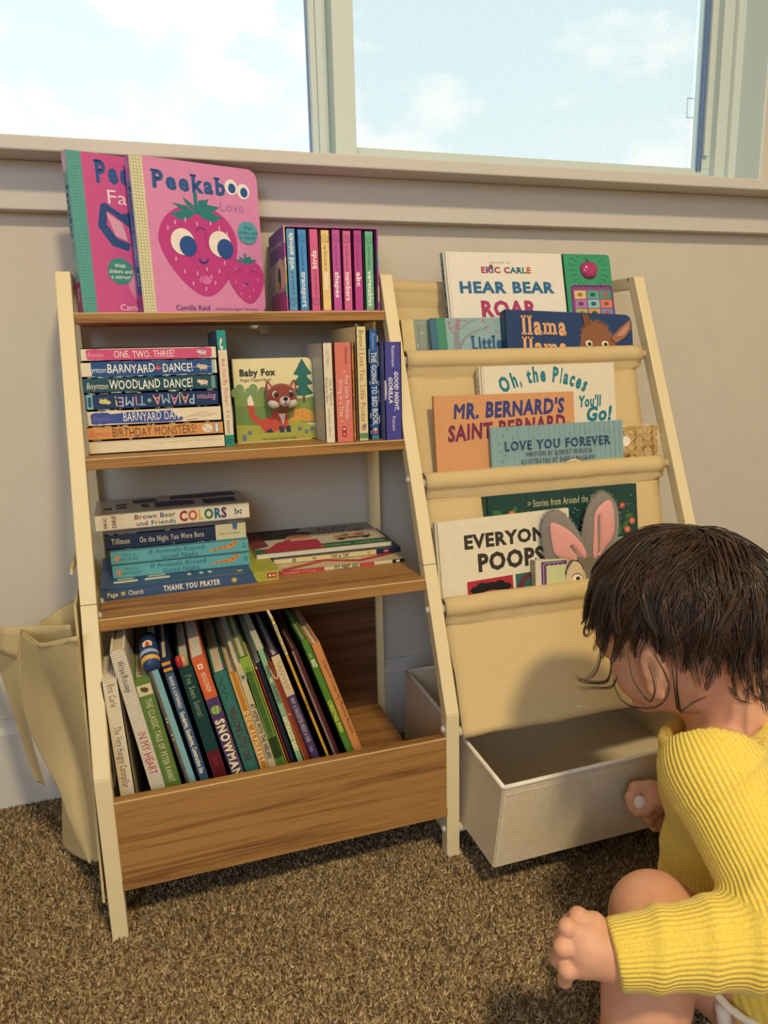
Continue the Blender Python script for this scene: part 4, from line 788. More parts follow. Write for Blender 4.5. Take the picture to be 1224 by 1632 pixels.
# ---- bottom bin ----------------------------------------------------
GB = 'picture books leaning in the bottom bin'
YB = -0.295; ZB0 = SB + 0.0004
def leaner(label, x, lean, L, t, kind, cover, spine=None, art=None, w=0.20, y=YB, back=None, pages=None, rough=.45, nleaf=6, front_art=None):
    vis = L - 0.081 / math.cos(RAD(lean))       # printing stays above the front board's edge as on the real spines
    return book('picture_book', label, GB, (x, y, ZB0), 'spine', w, L, t, kind, cover, spine, back, front_art=front_art, spine_art=(lambda F, h_, t_: art(F, vis, t_)) if art else None, leanleft=lean, rough=rough, pages=pages, nleaf=nleaf)
def sp_hc(F, h, t):
    F.text('Eric Carle', h * .04, t * .34, t * .36, '3a3630', x1=h * .24, serif=True); F.text('The Very Hungry Caterpillar', h * .42, t * .32, t * .40, '2f2c28', x1=h * .98, serif=True)
    for i in range(6): F.stroke([(h * .004 * (i + 1), t * (.05 + .15 * i)), (h * .008 * (i + 1), t * (.2 + .15 * i))], .0005, 'b9ab90')
leaner('cream board book with crumpled spine top at the left end of the bottom bin', 0.0244, 2.4, 0.2120, 0.0172, 'board', 'd9ccb0', 'ded2b8', sp_hc, w=0.17)
def sp_ih(F, h, t):
    k = F.k
    n_ = 62
    for i in range(88): F.raw([(h * (i + .3) / n_, 0), (h * (i + .3) / n_ + .0005, 0), (h * (i + .3) / n_ + .0005, t), (h * (i + .3) / n_, t)], [(0, 1, 2, 3)], '8a7f70')
    F.k += 1; F.text('Witek/Roussey', h * .07, t * .30, t * .42, '3a3834', x1=h * .30, shear=.15); F.text('IN MY HEART', h * .60, t * .22, t * .56, 'b8424a', x1=h * .93, hand=2)
leaner('white hardback with fine ruled lines and red lettering in the bottom bin', 0.0672, 9.35, 0.2450, 0.0152, 'hard', 'dfd6c4', 'e2d9c6', sp_ih, w=0.215, pages='cdbf9c')
def sp_pr(F, h, t): F.rect(h * .065, t * .06, h * .165, t * .94, 'd4c79c'); [F.ell(h * (.10 + .012 * (i % 3)), t * (.35 + .13 * (i // 2)), .0022, .0016, '5a4a34', n=8, rot=30 * i) for i in range(6)]; F.text('THE CLASSIC TALE OF PETER RABBIT', h * .20, t * .32, t * .38, 'e2dcb8', x1=h * 1.02, serif=True)
leaner('olive green hardback with cream square and lettering in the bottom bin', 0.0828, 9.5, 0.2110, 0.0170, 'hard', '5f7a3c', '64803e', sp_pr, w=0.19, pages='cdbf9c')
lbk = leaner('slim light blue edged board book with a rounded navy top flap in the bottom bin', 0.1086, 11.8, 0.2230, 0.0120, 'board', '2a3a5e', '7fb0b8', lambda F, h, t: (F.rect(0, 0, h * 1.6, t * .35, '6a6048'), F.rect(0, 0, h * 1.6, t * .12, '2c3454'), [F.ell(h * u, t * .20, .0010, .0010, 'd8d0b0', n=6) for u in (.45, .48, .6, .64)]), w=0.19)
fl = MB(); fl.tube([(-.002, .006, .222), (.012, .006, .232), (.03, .006, .236), (.055, .006, .236)], [.0085, .0100, .0098, .0085], M('26406e', rough=.3), 16)
for s_, c_ in ((0.004, 'd8a850'), (0.0115, '9aa8c0')): fl.tube([(-.002 + s_, .006, .2262 + s_ * .55), (.0005 + s_, .006, .2274 + s_ * .55)], .0103, M(c_), 16)
fl.build('top_flap', lbk, smooth=True)
em = MB(); F = Face(em, (.0175, -.0010, .2440), (0, -1, 0), (.55, 0, .84), (-.84, 0, .55)); F.ell(-.006, 0, .0052, .0042, 'e0dcd0', n=16); F.ell(-.006, 0, .0044, .0035, 'd8a040', n=16); F.ell(-.006, 0, .0018, .0034, 'b02c34', n=12); em.build('flap_emblem', lbk)
def sp_gg2(F, h, t): F.rect(h * .03, 0, h * .055, t, 'd8963e'); F.rect(h * .08, 0, h * .105, t, 'd8963e'); F.rect(h * .12, 0, h * 1.5, t, '3c5878'); F.text('RINKER & LICHTENHELD', h * .15, t * .30, t * .40, 'dcdccc', x1=h * .42, bold=.02); F.text('Goodnight, Goodnight, Construction Site', h * .45, t * .24, t * .50, 'efe8c8', x1=h * .995, bold=.03)
leaner('navy hardback with two orange bands near its spine top in the bottom bin', 0.1238, 11.6, 0.2310, 0.0094, 'hard', '1f2c4e', '232a44', sp_gg2, w=0.2, y=-.2935)
def sp_sa(F, h, t): F.rect(h * .80, 0, h * 1.5, t, '5c1424'); F.text("I've Seen Santa!", h * .07, t * .28, t * .44, '9aa884', x1=h * .46, serif=True); F.text('TIGER', h * .84, t * .3, t * .4, '8a3040', x1=h * .95)
leaner('dark teal book with a maroon base beside the orange and purple one', 0.1392, 11.5, 0.2170, 0.0145, 'hard', '123c3a', '143f3c', sp_sa, w=0.2)
cl = tag(empty('toy_clip', Matrix.Translation((0.0975, -0.286, 0.2965)) @ rot(leanleft=11.5)), 'small red and tan toy tip peeking out behind the dark teal book', 'toy')
b = MB(); b.ball((0, 0, 0.002), (.0042, .005, .0085), M('b02a30', rough=.3), 14, 10); b.build('red_tip', cl, smooth=True); b = MB(); b.ball((0.005, .002, 0), (.004, .005, .0075), M('c89a68', rough=.6), 12, 8); b.tube([(0.002, 0.001, -.004), (.004, .001, -.03)], .004, M('c89a68', rough=.6), 10); b.build('tan_body', cl, smooth=True)
def sp_sn(F, h, t):
    F.rect(0, 0, h * .365, t, 'd0633a'); F.rect(h * .365, 0, h * 1.5, t, '4a3a68'); F.rect(h * .065, t * .28, h * .105, t * .66, 'eee6d8'); F.rect(h * .075, t * .38, h * .095, t * .56, 'd0633a'); F.text('REASONER', h * .14, t * .32, t * .38, 'f2e4cc', x1=h * .31, serif=True)
    F.ell(h * .47, t * .5, h * .04, t * .40, '7a9a40'); F.text('Meet', h * .44, t * .55, t * .18, 'e2e6b4', x1=h * .50, shear=.2); F.text('Bub', h * .445, t * .25, t * .18, 'e2e6b4', x1=h * .495, shear=.2); F.text('SNOWMAN', h * .555, t * .16, t * .68, 'efe0b4', x1=h * 1.08, bold=.05, serif=True)
leaner('thick-leaved board book with orange and purple spine in the bottom bin', 0.1612, 13.0, 0.2290, 0.0140, 'board', 'cf6a40', '4a3a68', sp_sn, w=0.19, nleaf=6)
def sp_te(F, h, t): F.stroke([(h * (.05 + .03 * i), t * (.4 + .2 * math.sin(i * 2.3))) for i in range(9)], .0010, '1c3a34'); F.text('WELCOME LITTLE ONE', h * .38, t * .26, t * .46, '5c2430', x1=h * .97, bold=.02)
leaner('wide sea green hardback with dull red lettering left of the ochre book', 0.1766, 12.6, 0.2040, 0.0158, 'hard', '2f6660', '39726a', te_art if False else sp_te, w=0.2, y=-.292)
def sp_da(F, h, t): F.text('DOG ALPHABET', h * .42, t * .24, t * .50, 'efe3b4', x1=h * .99, bold=.02, spacing=.22)
leaner('ochre hardback with widely spaced pale letters in the bottom bin', 0.1944, 12.8, 0.2030, 0.0096, 'hard', 'c9a56c', 'c08028', sp_da, w=0.19)
def sp_ah(F, h, t): F.rect(h * .10, t * .1, h * .165, t * .9, 'a8ac98'); F.ell(h * .13, t * .5, .0020, .0016, '4a5a44', n=8); F.text('AT HOME WITH THE HEELERS', h * .40, t * .22, t * .56, '2f3234', x1=h * .97, bold=.03)
leaner('beige paperback with dark capitals between ochre and dark green books', 0.2044, 13.0, 0.2130, 0.0090, 'paper', 'cdbd92', 'c8bb94', sp_ah, w=0.2, back='d8c494')
def sp_mo(F, h, t): F.rect(0, 0, h * .14, t, '86a83e'); F.text('WHY A DAUGHTER NEEDS A MOM', h * .09, t * .26, t * .46, '2c4428', x1=h * .72, serif=True); F.rect(h * .78, t * .05, h * .98, t * .95, '2a3c1c')
leaner('mid green hardback with dark lettering and brighter green top in the bottom bin', 0.2152, 14.0, 0.2210, 0.0104, 'hard', '6a8c34', '4f7038', sp_mo, w=0.19)
leaner('very thin yellow-green paperback between green and dark red spines', 0.2268, 14.2, 0.2090, 0.0022, 'paper', 'a8ac44', 'b4b24a', None, w=0.2)
leaner('very thin dark red paperback in the bottom bin', 0.2296, 14.2, 0.2050, 0.0028, 'paper', '7c2430', '8c2834', lambda F, h, t: F.text('A LITTLE SPOT', h * .3, t * .2, t * .55, '4a1a20', x1=h * .9), w=0.2)
leaner('slim blue-black paperback left of the mint green one', 0.2330, 14.4, 0.2110, 0.0060, 'paper', '1c2a38', '1e3038', None, w=0.2, y=-.290)
def sp_ab(F, h, t): F.text('KENDI', h * .15, t * .26, t * .48, '2c4434', x1=h * .25, bold=.03); F.star(h * .28, t * .5, .0018, 'e8e4a8'); F.text('LUKASHEVSKY', h * .31, t * .26, t * .48, '2c4434', x1=h * .50, bold=.03); F.text('ANTIRACIST BABY', h * .62, t * .18, t * .62, 'efe2a8', x1=h * .955, bold=.04)
leaner('mint green board book with pale yellow lettering in the bottom bin', 0.2404, 14.8, 0.2285, 0.0084, 'board', '84ac86', '8ab48e', sp_ab, w=0.18)
rb = leaner('slim reddish brown hardback with a white loop at its side, between mint and purple spines', 0.2510, 16.0, 0.2120, 0.0072, 'hard', '7a3424', '8c4428', lambda F, h, t: (F.rect(0, 0, h * 1.6, t * .25, 'a85a40'), F.star(h * .55, t * .45, .002, 'd8a888')), w=0.19)
b = MB(); b.tube([(-.0005, .0030 - .0032 * math.cos(a), .204 - .014 * math.sin(a)) for a in [math.pi * i / 14 for i in range(15)]], .0007, M('d8c8b0'), 6); b.build('ribbon_loop', rb, smooth=True)
def sp_dd(F, h, t): F.rect(0, 0, h * .40, t, 'd2bd98'); F.stroke([(h * (.06 + .012 * i), t * (.5 + .25 * math.sin(i * 1.7))) for i in range(24)], .0006, '6a5a48'); F.text('WHY A DAUGHTER NEEDS A DAD', h * .42, t * .24, t * .50, 'd8d0cc', x1=h * .885, serif=True); F.text('Lang', h * .93, t * .3, t * .4, 'b8a8b8', x1=h * .98)
leaner('purple hardback with a cream top third and pale lettering in the bottom bin', 0.2608, 16.7, 0.2200, 0.0098, 'hard', '45345e', '4a3a64', sp_dd, w=0.19)
def sp_ty2(F, h, t): F.rect(h * .02, t * .1, h * .26, t * .9, 'e0cf9c'); F.text('Betty Bunny Loves Chocolate', h * .04, t * .2, t * .6, '3a3424', x1=h * .25, bold=.02); F.text('THE BEATITUDE', h * .60, t * .2, t * .6, '4a3a1c', x1=h * .70, bold=.02)
leaner('tallest book of the bottom bin, a very thin mustard yellow paperback', 0.2798, 17.4, 0.2680, 0.0040, 'paper', '2a2c30', 'c89c44', sp_ty2, w=0.22, y=-.2935)
leaner('slim maroon hardback with grey page edges near the right of the bottom bin', 0.2894, 17.6, 0.2250, 0.0068, 'hard', '4a2428', '542a2c', lambda F, h, t: F.rect(0, 0, h * 1.55, t * .35, '8c7470'), w=0.19)
def sp_cs(F, h, t): F.text('Jan', h * .12, t * .3, t * .36, 'cfd6a0', x1=h * .16); F.text('BOGY', h * .18, t * .2, t * .6, 'f0ead0', x1=h * .25, bold=.05); F.text('CHRISTMAS SWIM', h * .56, t * .18, t * .58, 'd4cc5c', x1=h * .86, bold=.04)
leaner('bright green hardback with yellow capitals next to the rightmost orange book', 0.3064, 18.0, 0.2365, 0.0078, 'hard', '4f7c30', '558434', sp_cs, w=0.2)
def sp_om(F, h, t): F.text('Capucilli', h * .16, t * .5, t * .36, '5a3c24', x1=h * .34); F.text('I Love My Mommy Because...', h * .36, t * .5, t * .40, '3a2a1c', x1=h * .92)
leaner('orange hardback leaning at the right end of the row in the bottom bin', 0.3150, 17.8, 0.2290, 0.0100, 'hard', 'c8864e', 'cc8c52', sp_om, w=0.19)
# ================================================================== BOOKS FACING OUT IN THE SLINGS
GS = {1: 'books in the top sling pocket', 2: 'books in the middle sling pocket', 3: 'books in the lowest sling pocket'}
AL = {1: 14, 2: 8, 3: 8}
def tier(k, off, x, s):
    a = RAD(AL[k]); return (x, YL(RK[k]) + off + s * math.sin(a), RK[k] + s * math.cos(a))
def facing(label, k, off, x, s_top, h, w, t, kind, cover, roll=0, name='picture_book', **kw):
    return book(name, label, GS[k], tier(k, off, x, s_top - h), 'front', w, h, t, kind, cover, leanback=AL[k], roll=roll, **kw)
NAVY = '24406e'
def upper(art, k):      # printing that fills only the upper part of a tall cover
    def f(F, w, h):
        F.o = F.o + F.V * (h * (1 - k)); art(F, w, h * k)
    return f
def art_hear(F, w, h):
    F.rect(w * .035, 0, w * .040, h, 'cfc6b8')
    ec = ['8a3a6a', 'b8503a', '2f6a6a', 'a83a4a']; F.text('world of', w * .40, h * .905, h * .020, '7a8a5a', w=w * .15, serif=True); F.ell(w * .385, h * .875, w * .018, h * .020, '8a4a3a', n=12); F.stroke([(w * .38, h * .89), (w * .375, h * .92)], .0006, '5a4a3a'); F.stroke([(w * .39, h * .89), (w * .395, h * .92)], .0006, '5a4a3a')
    F.text('ERIC CARLE', w * .30, h * .825, h * .048, WH, w=w * .42, bold=.07, colors=['a83a5a', '7a4a8a', '2f6a9a', 'a83a5a', '2f7a7a', '2f5a8a', '3a8a6a', 'b8503a', '2f6a9a'])
    F.text('HEAR BEAR', w * .11, h * .655, h * .090, '2c6a96', w=w * .80, bold=.06); F.text('ROAR', w * .27, h * .455, h * .125, 'a83a6a', w=w * .47, bold=.06)
def sp_hear(F, h, t): F.rect(0, 0, h, t, '8ea4b4'); F.text('HEAR BEAR ROAR', h * .06, t * .25, t * .5, '3a5a7a', w=h * .75, bold=.04)
facing('white hardback with blue and red block capitals at the back of the top sling pocket', 1, .050, 0.5085, .1418, .245, .192, .0105, 'hard', 'e6e0d6', spine='8ea4b4', front_art=upper(art_hear, 0.7), spine_art=sp_hear)
def art_apple(F, w, h):
    for i in range(22):
        a = RAD(i * 360 / 22); ro = min(w * .43, h * .122 / max(.01, math.sin(a))); ri = min(w * .28, ro * .8); F.stroke([(w * .52 + math.cos(a) * ri, h * .865 + math.sin(a) * ri), (w * .52 + math.cos(a) * ro, h * .865 + math.sin(a) * ro)], .0011, '1f7a58')
    F.poly([(w * .12, h * .715), (w * .20, h * .735), (w * .30, h * .715), (w * .40, h * .735), (w * .52, h * .715), (w * .62, h * .735), (w * .74, h * .715), (w * .84, h * .735), (w * .96, h * .715), (w * .98, h * .40), (w * .10, h * .40)], '8c4a86')
    for r_ in range(4):
        for c_ in range(3):
            col = ['d8c08a', '5aa89a', '3f9a86', 'b07ab0', '8cc0c8', 'd8846a', 'a8b86a', 'd8a05a', '6a9ac8', 'c8607a', '9ac8a0', 'd8c08a'][r_ * 3 + c_]; x0 = w * (.16 + .27 * c_); y0 = h * (.62 - .078 * r_)
            F.rect(x0, y0, x0 + w * .245, y0 + h * .070, col); F.ell(x0 + w * .12, y0 + h * .035, w * .06, h * .018, ['a8703a', '2a5a4a', 'c8505a', '6a4a7a', '2f5a6a', 'a8543a'][(r_ * 3 + c_) % 6], n=10)
ap = facing('green sound book with a raised shiny apple in the top sling pocket', 1, .050, 0.7030, .1418, .225, .0820, .020, 'board', '3f9a74', name='sound_book', front_art=upper(art_apple, 0.8), spine='2f7a5c', back='2f7a5c', r=.006)
b = MB(); w, h = .0820, .225; hz = lambda v: h * (1 - (1 - v) * .80)
def apple(mb, cx, cz, s, m):
    vs = []; fs = []; N1, N2 = 28, 14
    for j in range(N2 + 1):
        th = math.pi * j / N2
        for i in range(N1):
            ph = 2 * math.pi * i / N1; rr_ = s * math.sin(th) * (1 + .10 * math.cos(th)); z = s * .95 * math.cos(th) - s * .28 * math.exp(-(math.sin(th) / .35) ** 2) * (1 if th < 1.57 else -.5)
            vs.append((cx + rr_ * math.cos(ph), -.0005 - abs(rr_ * .55) * max(0, -math.sin(ph)) if math.sin(ph) < 0 else -.0004, cz + z))
    for j in range(N2):
        for i in range(N1): fs.append((j * N1 + i, (j + 1) * N1 + i, (j + 1) * N1 + (i + 1) % N1, j * N1 + (i + 1) % N1))
    mb.add(vs, fs, m)
apple(b, w * .52, hz(.862), .0148, M('b03a72', rough=.15, spec=.6)); b.tube([(w * .51, -.003, hz(.925)), (w * .49, -.0035, hz(.945)), (w * .455, -.003, hz(.955))], [.0008, .0008, .0005], M('5a4a3a'), 6); b.build('apple_button', ap, smooth=True)
b = MB()
for i in range(9): u = .14 + .80 * i / 9; b.tube([(w * (u + .089 * k / 6), -.0006, hz(.722 + .012 * math.sin(math.pi * k / 6))) for k in range(7)], .0011, M('8a3a8a', rough=.25), 6)
b.tube([(w * .115, -.0006, hz(.72)), (w * .10, -.0006, hz(.40))], .0012, M('8a3a8a', rough=.25), 6); b.tube([(w * .965, -.0006, hz(.72)), (w * .98, -.0006, hz(.40))], .0012, M('8a3a8a', rough=.25), 6); b.build('button_frame', ap, smooth=True)
def art_beige(F, w, h):
    F.rect(0, 0, w * .30, h, 'd6c18c'); F.stroke([(w * .42, h * .40), (w * .55, h * .60), (w * .66, h * .97)], .0011, '6a6258'); F.stroke([(w * .36, h * .55), (w * .40, h * .95)], .0008, '6a6258'); F.stroke([(w * .55, h * .62), (w * .62, h * .70)], .0008, '6a6258')
    rr = random.Random(2); [F.ell(w * rr.uniform(.35, .60), h * rr.uniform(.74, .97), .0010, .0010, ['b08a9a', 'd8cfae', '8a9a8a'][i % 3], n=6) for i in range(14)]
facing('tan-spined book with bare branches on its narrow grey cover', 1, .047, 0.4345, .0445, .150, .060, .0090, 'paper', '8f9c92', spine='c8b27c', front_art=art_beige)
def art_little(F, w, h):
    F.rect(0, 0, w * .12, h, '3f8a70'); F.rect(0, 0, w * .05, h, '3a6a86')
    F.stroke([(w * .19, h * .62), (w * .20, h * .85), (w * .22, h * .99)], [.011, .008, .005], '8a8e9c'); F.stroke([(w * .21, h * .70), (w * .26, h * .80), (w * .33, h * .86), (w * .45, h * .90)], [.006, .004, .003, .0015], '8a8e9c'); F.stroke([(w * .22, h * .88), (w * .30, h * .95), (w * .37, h * .985)], .0018, '8a8e9c'); F.stroke([(w * .2, h * .8), (w * .15, h * .9), (w * .14, h * .97)], .0018, '8a8e9c')
    rr = random.Random(6)
    for i in range(44): F.ell(w * rr.uniform(.13, .95), h * rr.uniform(.85, .985), rr.uniform(.0010, .0021), rr.uniform(.0010, .0018), ['c87a8a', 'd0909c', 'b86a80'][i % 3], n=7)
    F.text('Little Blossom', w * .31, h * .685, h * .130, '2c5a8c', w=w * .68, bold=.05, serif=True); F.rect(w * .12, h * .60, w, h * .68, '9ab08a')
facing('pale blue picture book with pink blossom branches in the top sling pocket', 1, .033, 0.4718, .0455, .146, .190, .0115, 'hard', '8fb0b4', spine='3a6a86', front_art=art_little)
def art_llama(F, w, h):
    F.text('llama', w * .12, h * .600, h * .300, 'e0a878', w=w * .345, bold=.035, serif=True); F.text('llama', w * .12, h * .240, h * .300, 'e0a878', w=w * .345, bold=.035, serif=True); F.text('read to me', w * .14, h * .08, h * .10, 'd8d0c0', w=w * .3)
    fur = '8a5a40'
    F.poly([(w * .56, h * .30), (w * .58, h * .62), (w * .62, h * .80), (w * .70, h * .86), (w * .78, h * .80), (w * .82, h * .66), (w * .86, h * .45), (w * .84, h * .1), (w * .58, h * .1)], fur)
    rr = random.Random(9)
    for i in range(60):
        a = rr.uniform(0, math.pi); x = w * .70 + math.cos(a) * w * .115; y = h * .60 + math.sin(a) * h * .24; F.stroke([(x, y), (x + math.cos(a) * w * .018 + rr.uniform(-.001, .001), y + math.sin(a) * h * .06)], [.0012, .0002], ['9a6a4c', '7a4c34', 'a87858'][i % 3])
    F.poly([(w * .82, h * .58), (w * .90, h * .76), (w * .99, h * .93), (w * .985, h * .74), (w * .93, h * .58), (w * .85, h * .48)], '9a6a4c'); F.poly([(w * .86, h * .60), (w * .92, h * .74), (w * .975, h * .86), (w * .965, h * .74), (w * .92, h * .62)], 'c08a78'); F.poly([(w * .61, h * .74), (w * .595, h * .98), (w * .64, h * .97), (w * .665, h * .82)], '7a4c34')
    for u in (.635, .765): F.ell(w * u, h * .46, w * .028, h * .055, 'e6ddca'); F.ell(w * (u + .004), h * .45, w * .015, h * .035, '2c2420')
facing('navy board book with peach serif lettering and a brown furry animal', 1, .0165, 0.5730, .0563, .140, .209, .0145, 'board', NAVY, roll=2.6, r=.012, front_art=upper(art_llama, 0.60))
def curvetext(F, t, cx, cy, r, a0, a1, hh, m, bold=.03):
    adv = [glyph(ch)[2] + .03 for ch in t]; tot = sum(adv); pen = 0.0; sx = r * RAD(a0 - a1) / tot
    for ch, ad in zip(t, adv):
        a = a0 + (a1 - a0) * (pen + ad / 2) / tot; pen += ad; ra = RAD(a - 90)
        if ch == ' ': continue
        gx = [p[0] for p in glyph(ch)[0]]; w_ = (max(gx) - min(gx)) * sx; x = cx + r * math.cos(RAD(a)); y = cy + r * math.sin(RAD(a))
        F.text(ch, x - w_ / 2 * math.cos(ra), y - w_ / 2 * math.sin(ra), hh, m, w=w_, rot=a - 90, bold=bold); F.k -= 1
    F.k += 1
def art_oh(F, w, h):
    F.rect(w * .028, 0, w * .034, h, 'c9bfa8'); c = '1f7a90'
    curvetext(F, 'Oh, the Places', w * .45, .072, .140, 117, 61, .0195, c, bold=.045)
    F.text("You'll", w * .715, h * .742, h * .062, c, w=w * .175, bold=.045, shear=.15); F.text('Go!', w * .77, h * .655, h * .080, c, w=w * .20, bold=.08, shear=.2)
    F.arc(w * .84, h * .18, w * .17, 150, 30, .0015, 'b8b09a')
def sp_oh(F, h, t): F.text('Oh, the Places', h * .06, t * .3, t * .4, '4a5a5a', w=h * .5)
facing('white hardback with curving teal hand lettering at the back of the middle sling pocket', 2, .031, 0.5190, .1345, .2345, .213, .0095, 'hard', 'e2dac6', front_art=art_oh, spine_art=sp_oh)
def art_mr(F, w, h):
    F.text("MR. BERNARD'S", w * .13, h * .755, h * .150, '3a3f80', w=w * .80, bold=.07, shear=.15, hand=2, rot=1.2); F.text('SAINT BERNARD', w * .085, h * .53, h * .150, '7a3050', w=w * .85, bold=.07, shear=.15, hand=2, rot=3.2); F.ell(w * .62, h * .3, w * .16, h * .16, '3a3f60')
facing('peach orange paperback with slanted blue and maroon capitals in the middle sling pocket', 2, .0205, 0.4445, .0985, .198, .2105, .0048, 'paper', 'd39a6a', front_art=upper(art_mr, 0.65), rough=.5, roll=.5)
def art_loveyou(F, w, h):
    rr = random.Random(12)
    for i in range(26): F.rect(w * (i + .2) / 26, 0, w * (i + .2) / 26 + .0006, h, '7a9ca4')
    for i in range(60):
        x, y = w * rr.uniform(.03, .97), h * rr.uniform(.03, .97); s_ = rr.uniform(.0014, .0024); c_ = ['4a6a7c', '5a7884', '6a5a5a'][i % 3]; F.stroke([(x, y + s_), (x + s_, y + s_), (x, y), (x + s_, y)], .0005, c_)
    F.text('LOVE YOU FOREVER', w * .095, h * .735, h * .098, '26406a', w=w * .80, serif=True, bold=.01); F.text('WRITTEN BY ROBERT MUNSCH', w * .245, h * .655, h * .050, '3a4a5c', w=w * .50, shear=.15, serif=True); F.text('ILLUSTRATED BY SHEILA McGRAW', w * .21, h * .575, h * .050, '3a4a5c', w=w * .56, shear=.15, serif=True)
    F.ell(w * .60, h * .46, w * .095, h * .135, 'e0d4b8', n=26); F.arc(w * .60, h * .46, w * .095, 0, 180, .0010, '6a5a44', ry=h * .135); F.stroke([(w * .56, h * .57), (w * .60, h * .56), (w * .64, h * .58)], .0007, '6a5a44'); F.stroke([(w * .57, h * .5), (w * .61, h * .51)], .0007, '6a5a44')
facing('blue-grey paperback with navy serif capitals, front of the middle sling pocket', 2, .0130, 0.5215, .0540, .152, .208, .0046, 'paper', '86a6ac', front_art=upper(art_loveyou, 0.8), rough=.45, roll=0)
def spiral(F, x, y, r, m, wd=.0007):
    F.stroke([(x + r * k / 30 * math.cos(k * .62), y + r * k / 30 * math.sin(k * .62)) for k in range(2, 31)], wd, m)
def art_swirl(F, w, h):
    rr = random.Random(31); 
    for i in range(9):
        for j in range(7): spiral(F, w * (.07 + .115 * i) + rr.uniform(-.002, .002), h * (.52 + .078 * j) + rr.uniform(-.002, .002), .0075, ['dcc694', 'e6d2a4', 'd2b880'][(i + j) % 3], .0011); F.k -= 1
    F.rect(0, 0, w * .62, h * .74, '7a4a2c'); F.ell(w * .56, h * .86, w * .07, h * .05, 'efe8d8')
facing('golden brown paperback covered in spirals, at the right end of the middle sling pocket', 2, .0215, 0.6680, .0425, .145, .1265, .0044, 'paper', '93703c', front_art=art_swirl, roll=0)
def art_st(F, w, h):
    F.text('Stories from Around the World', w * .30, h * .913, h * .043, 'd8cf9c', w=w * .47, serif=True); F.stroke([(w * .265, h * .945), (w * .288, h * .935), (w * .265, h * .925)], .0010, 'd8cf9c')
    rr = random.Random(14)
    for i in range(300):
        x, y = w * rr.uniform(.03, .97), h * rr.uniform(.55, .90 if rr.random() < .85 else .97)
        if .25 < x / w < .80 and y / h > .895: continue
        F.ell(x, y, rr.uniform(.0004, .0009), rr.uniform(.0004, .0009), ['d8d4b4', 'c8a078', 'd8cf9c'][i % 3], n=6); F.k -= 1
    F.k += 1
    for i in range(26):
        sx = i % 2; x = w * ((.05 + .13 * rr.random()) if sx == 0 else (.86 + .11 * rr.random())); y = h * rr.uniform(.55, .90)
        if i < 16:
            a = rr.uniform(0, 360); F.ell(x, y, .0075, .0034, ['3f6a3c', '4f7a40', '35583a'][i % 3], rot=a, n=10)
        else: F.ell(x, y, .0052, .0048, ['b8544a', 'c8644a', 'a8443c'][i % 3], n=12); F.ell(x, y, .0024, .0022, 'd89a7a', n=8)
    for u, v in ((.56, .66), (.60, .70), (.64, .60), (.92, .62)): F.ell(w * u, h * v, .0062, .0060, 'b84a48', n=12)
    F.ell(w * .90, h * .42, .012, .030, 'd8ccb8', n=14)
facing('dark green hardback sprinkled with tiny dots and red berries in the lowest sling pocket', 3, .038, 0.5015, .1182, .223, .2355, .0125, 'hard', '1f4440', front_art=art_st, roll=0)
def art_poops(F, w, h):
    F.text('EVERYONE', w * .20, h * .805, h * .085, '3a342e', w=w * .68, bold=.045); F.text('POOPS', w * .29, h * .645, h * .110, '3a342e', w=w * .50, bold=.045); F.o = F.o + F.V * (h * .27); h = h * .73
    F.poly([(w * .20, h * .43), (w * .54, h * .44), (w * .54, h * .18), (w * .20, h * .17)], 'b03040'); F.poly([(w * .56, h * .44), (w * .88, h * .45), (w * .88, h * .18), (w * .56, h * .18)], '2f6a60')
    F.ell(w * .37, h * .305, w * .135, h * .095, '1c1a1e', n=22); [F.ell(w * (.26 + .045 * i), h * (.345 + .03 * math.sin(i * 1.9)), w * .04, h * .035, '1c1a1e', n=10) for i in range(6)]; F.ell(w * .375, h * .255, w * .095, h * .075, 'b8524a', n=20)
    F.arc(w * .67, h * .31, w * .075, 40, 240, .008, '6a3440', ry=h * .10); F.ell(w * .80, h * .32, w * .06, h * .09, '1c2434', n=14)
facing('white hardback with dark capitals above red and green picture squares in the lowest sling pocket', 3, .0275, 0.4265, .0930, .196, .1955, .0085, 'hard', 'e4dcc4', front_art=art_poops, roll=-.7)
def art_teal(F, w, h): F.text('dino HiHo', w * .38, h * .79, h * .10, '2f6a70', w=w * .52, bold=.03)
facing('teal book peeking out behind the plush eared one in the lowest sling pocket', 3, .0275, 0.6290, .0472, .148, .0915, .0065, 'paper', '7fb0a8', front_art=art_teal)
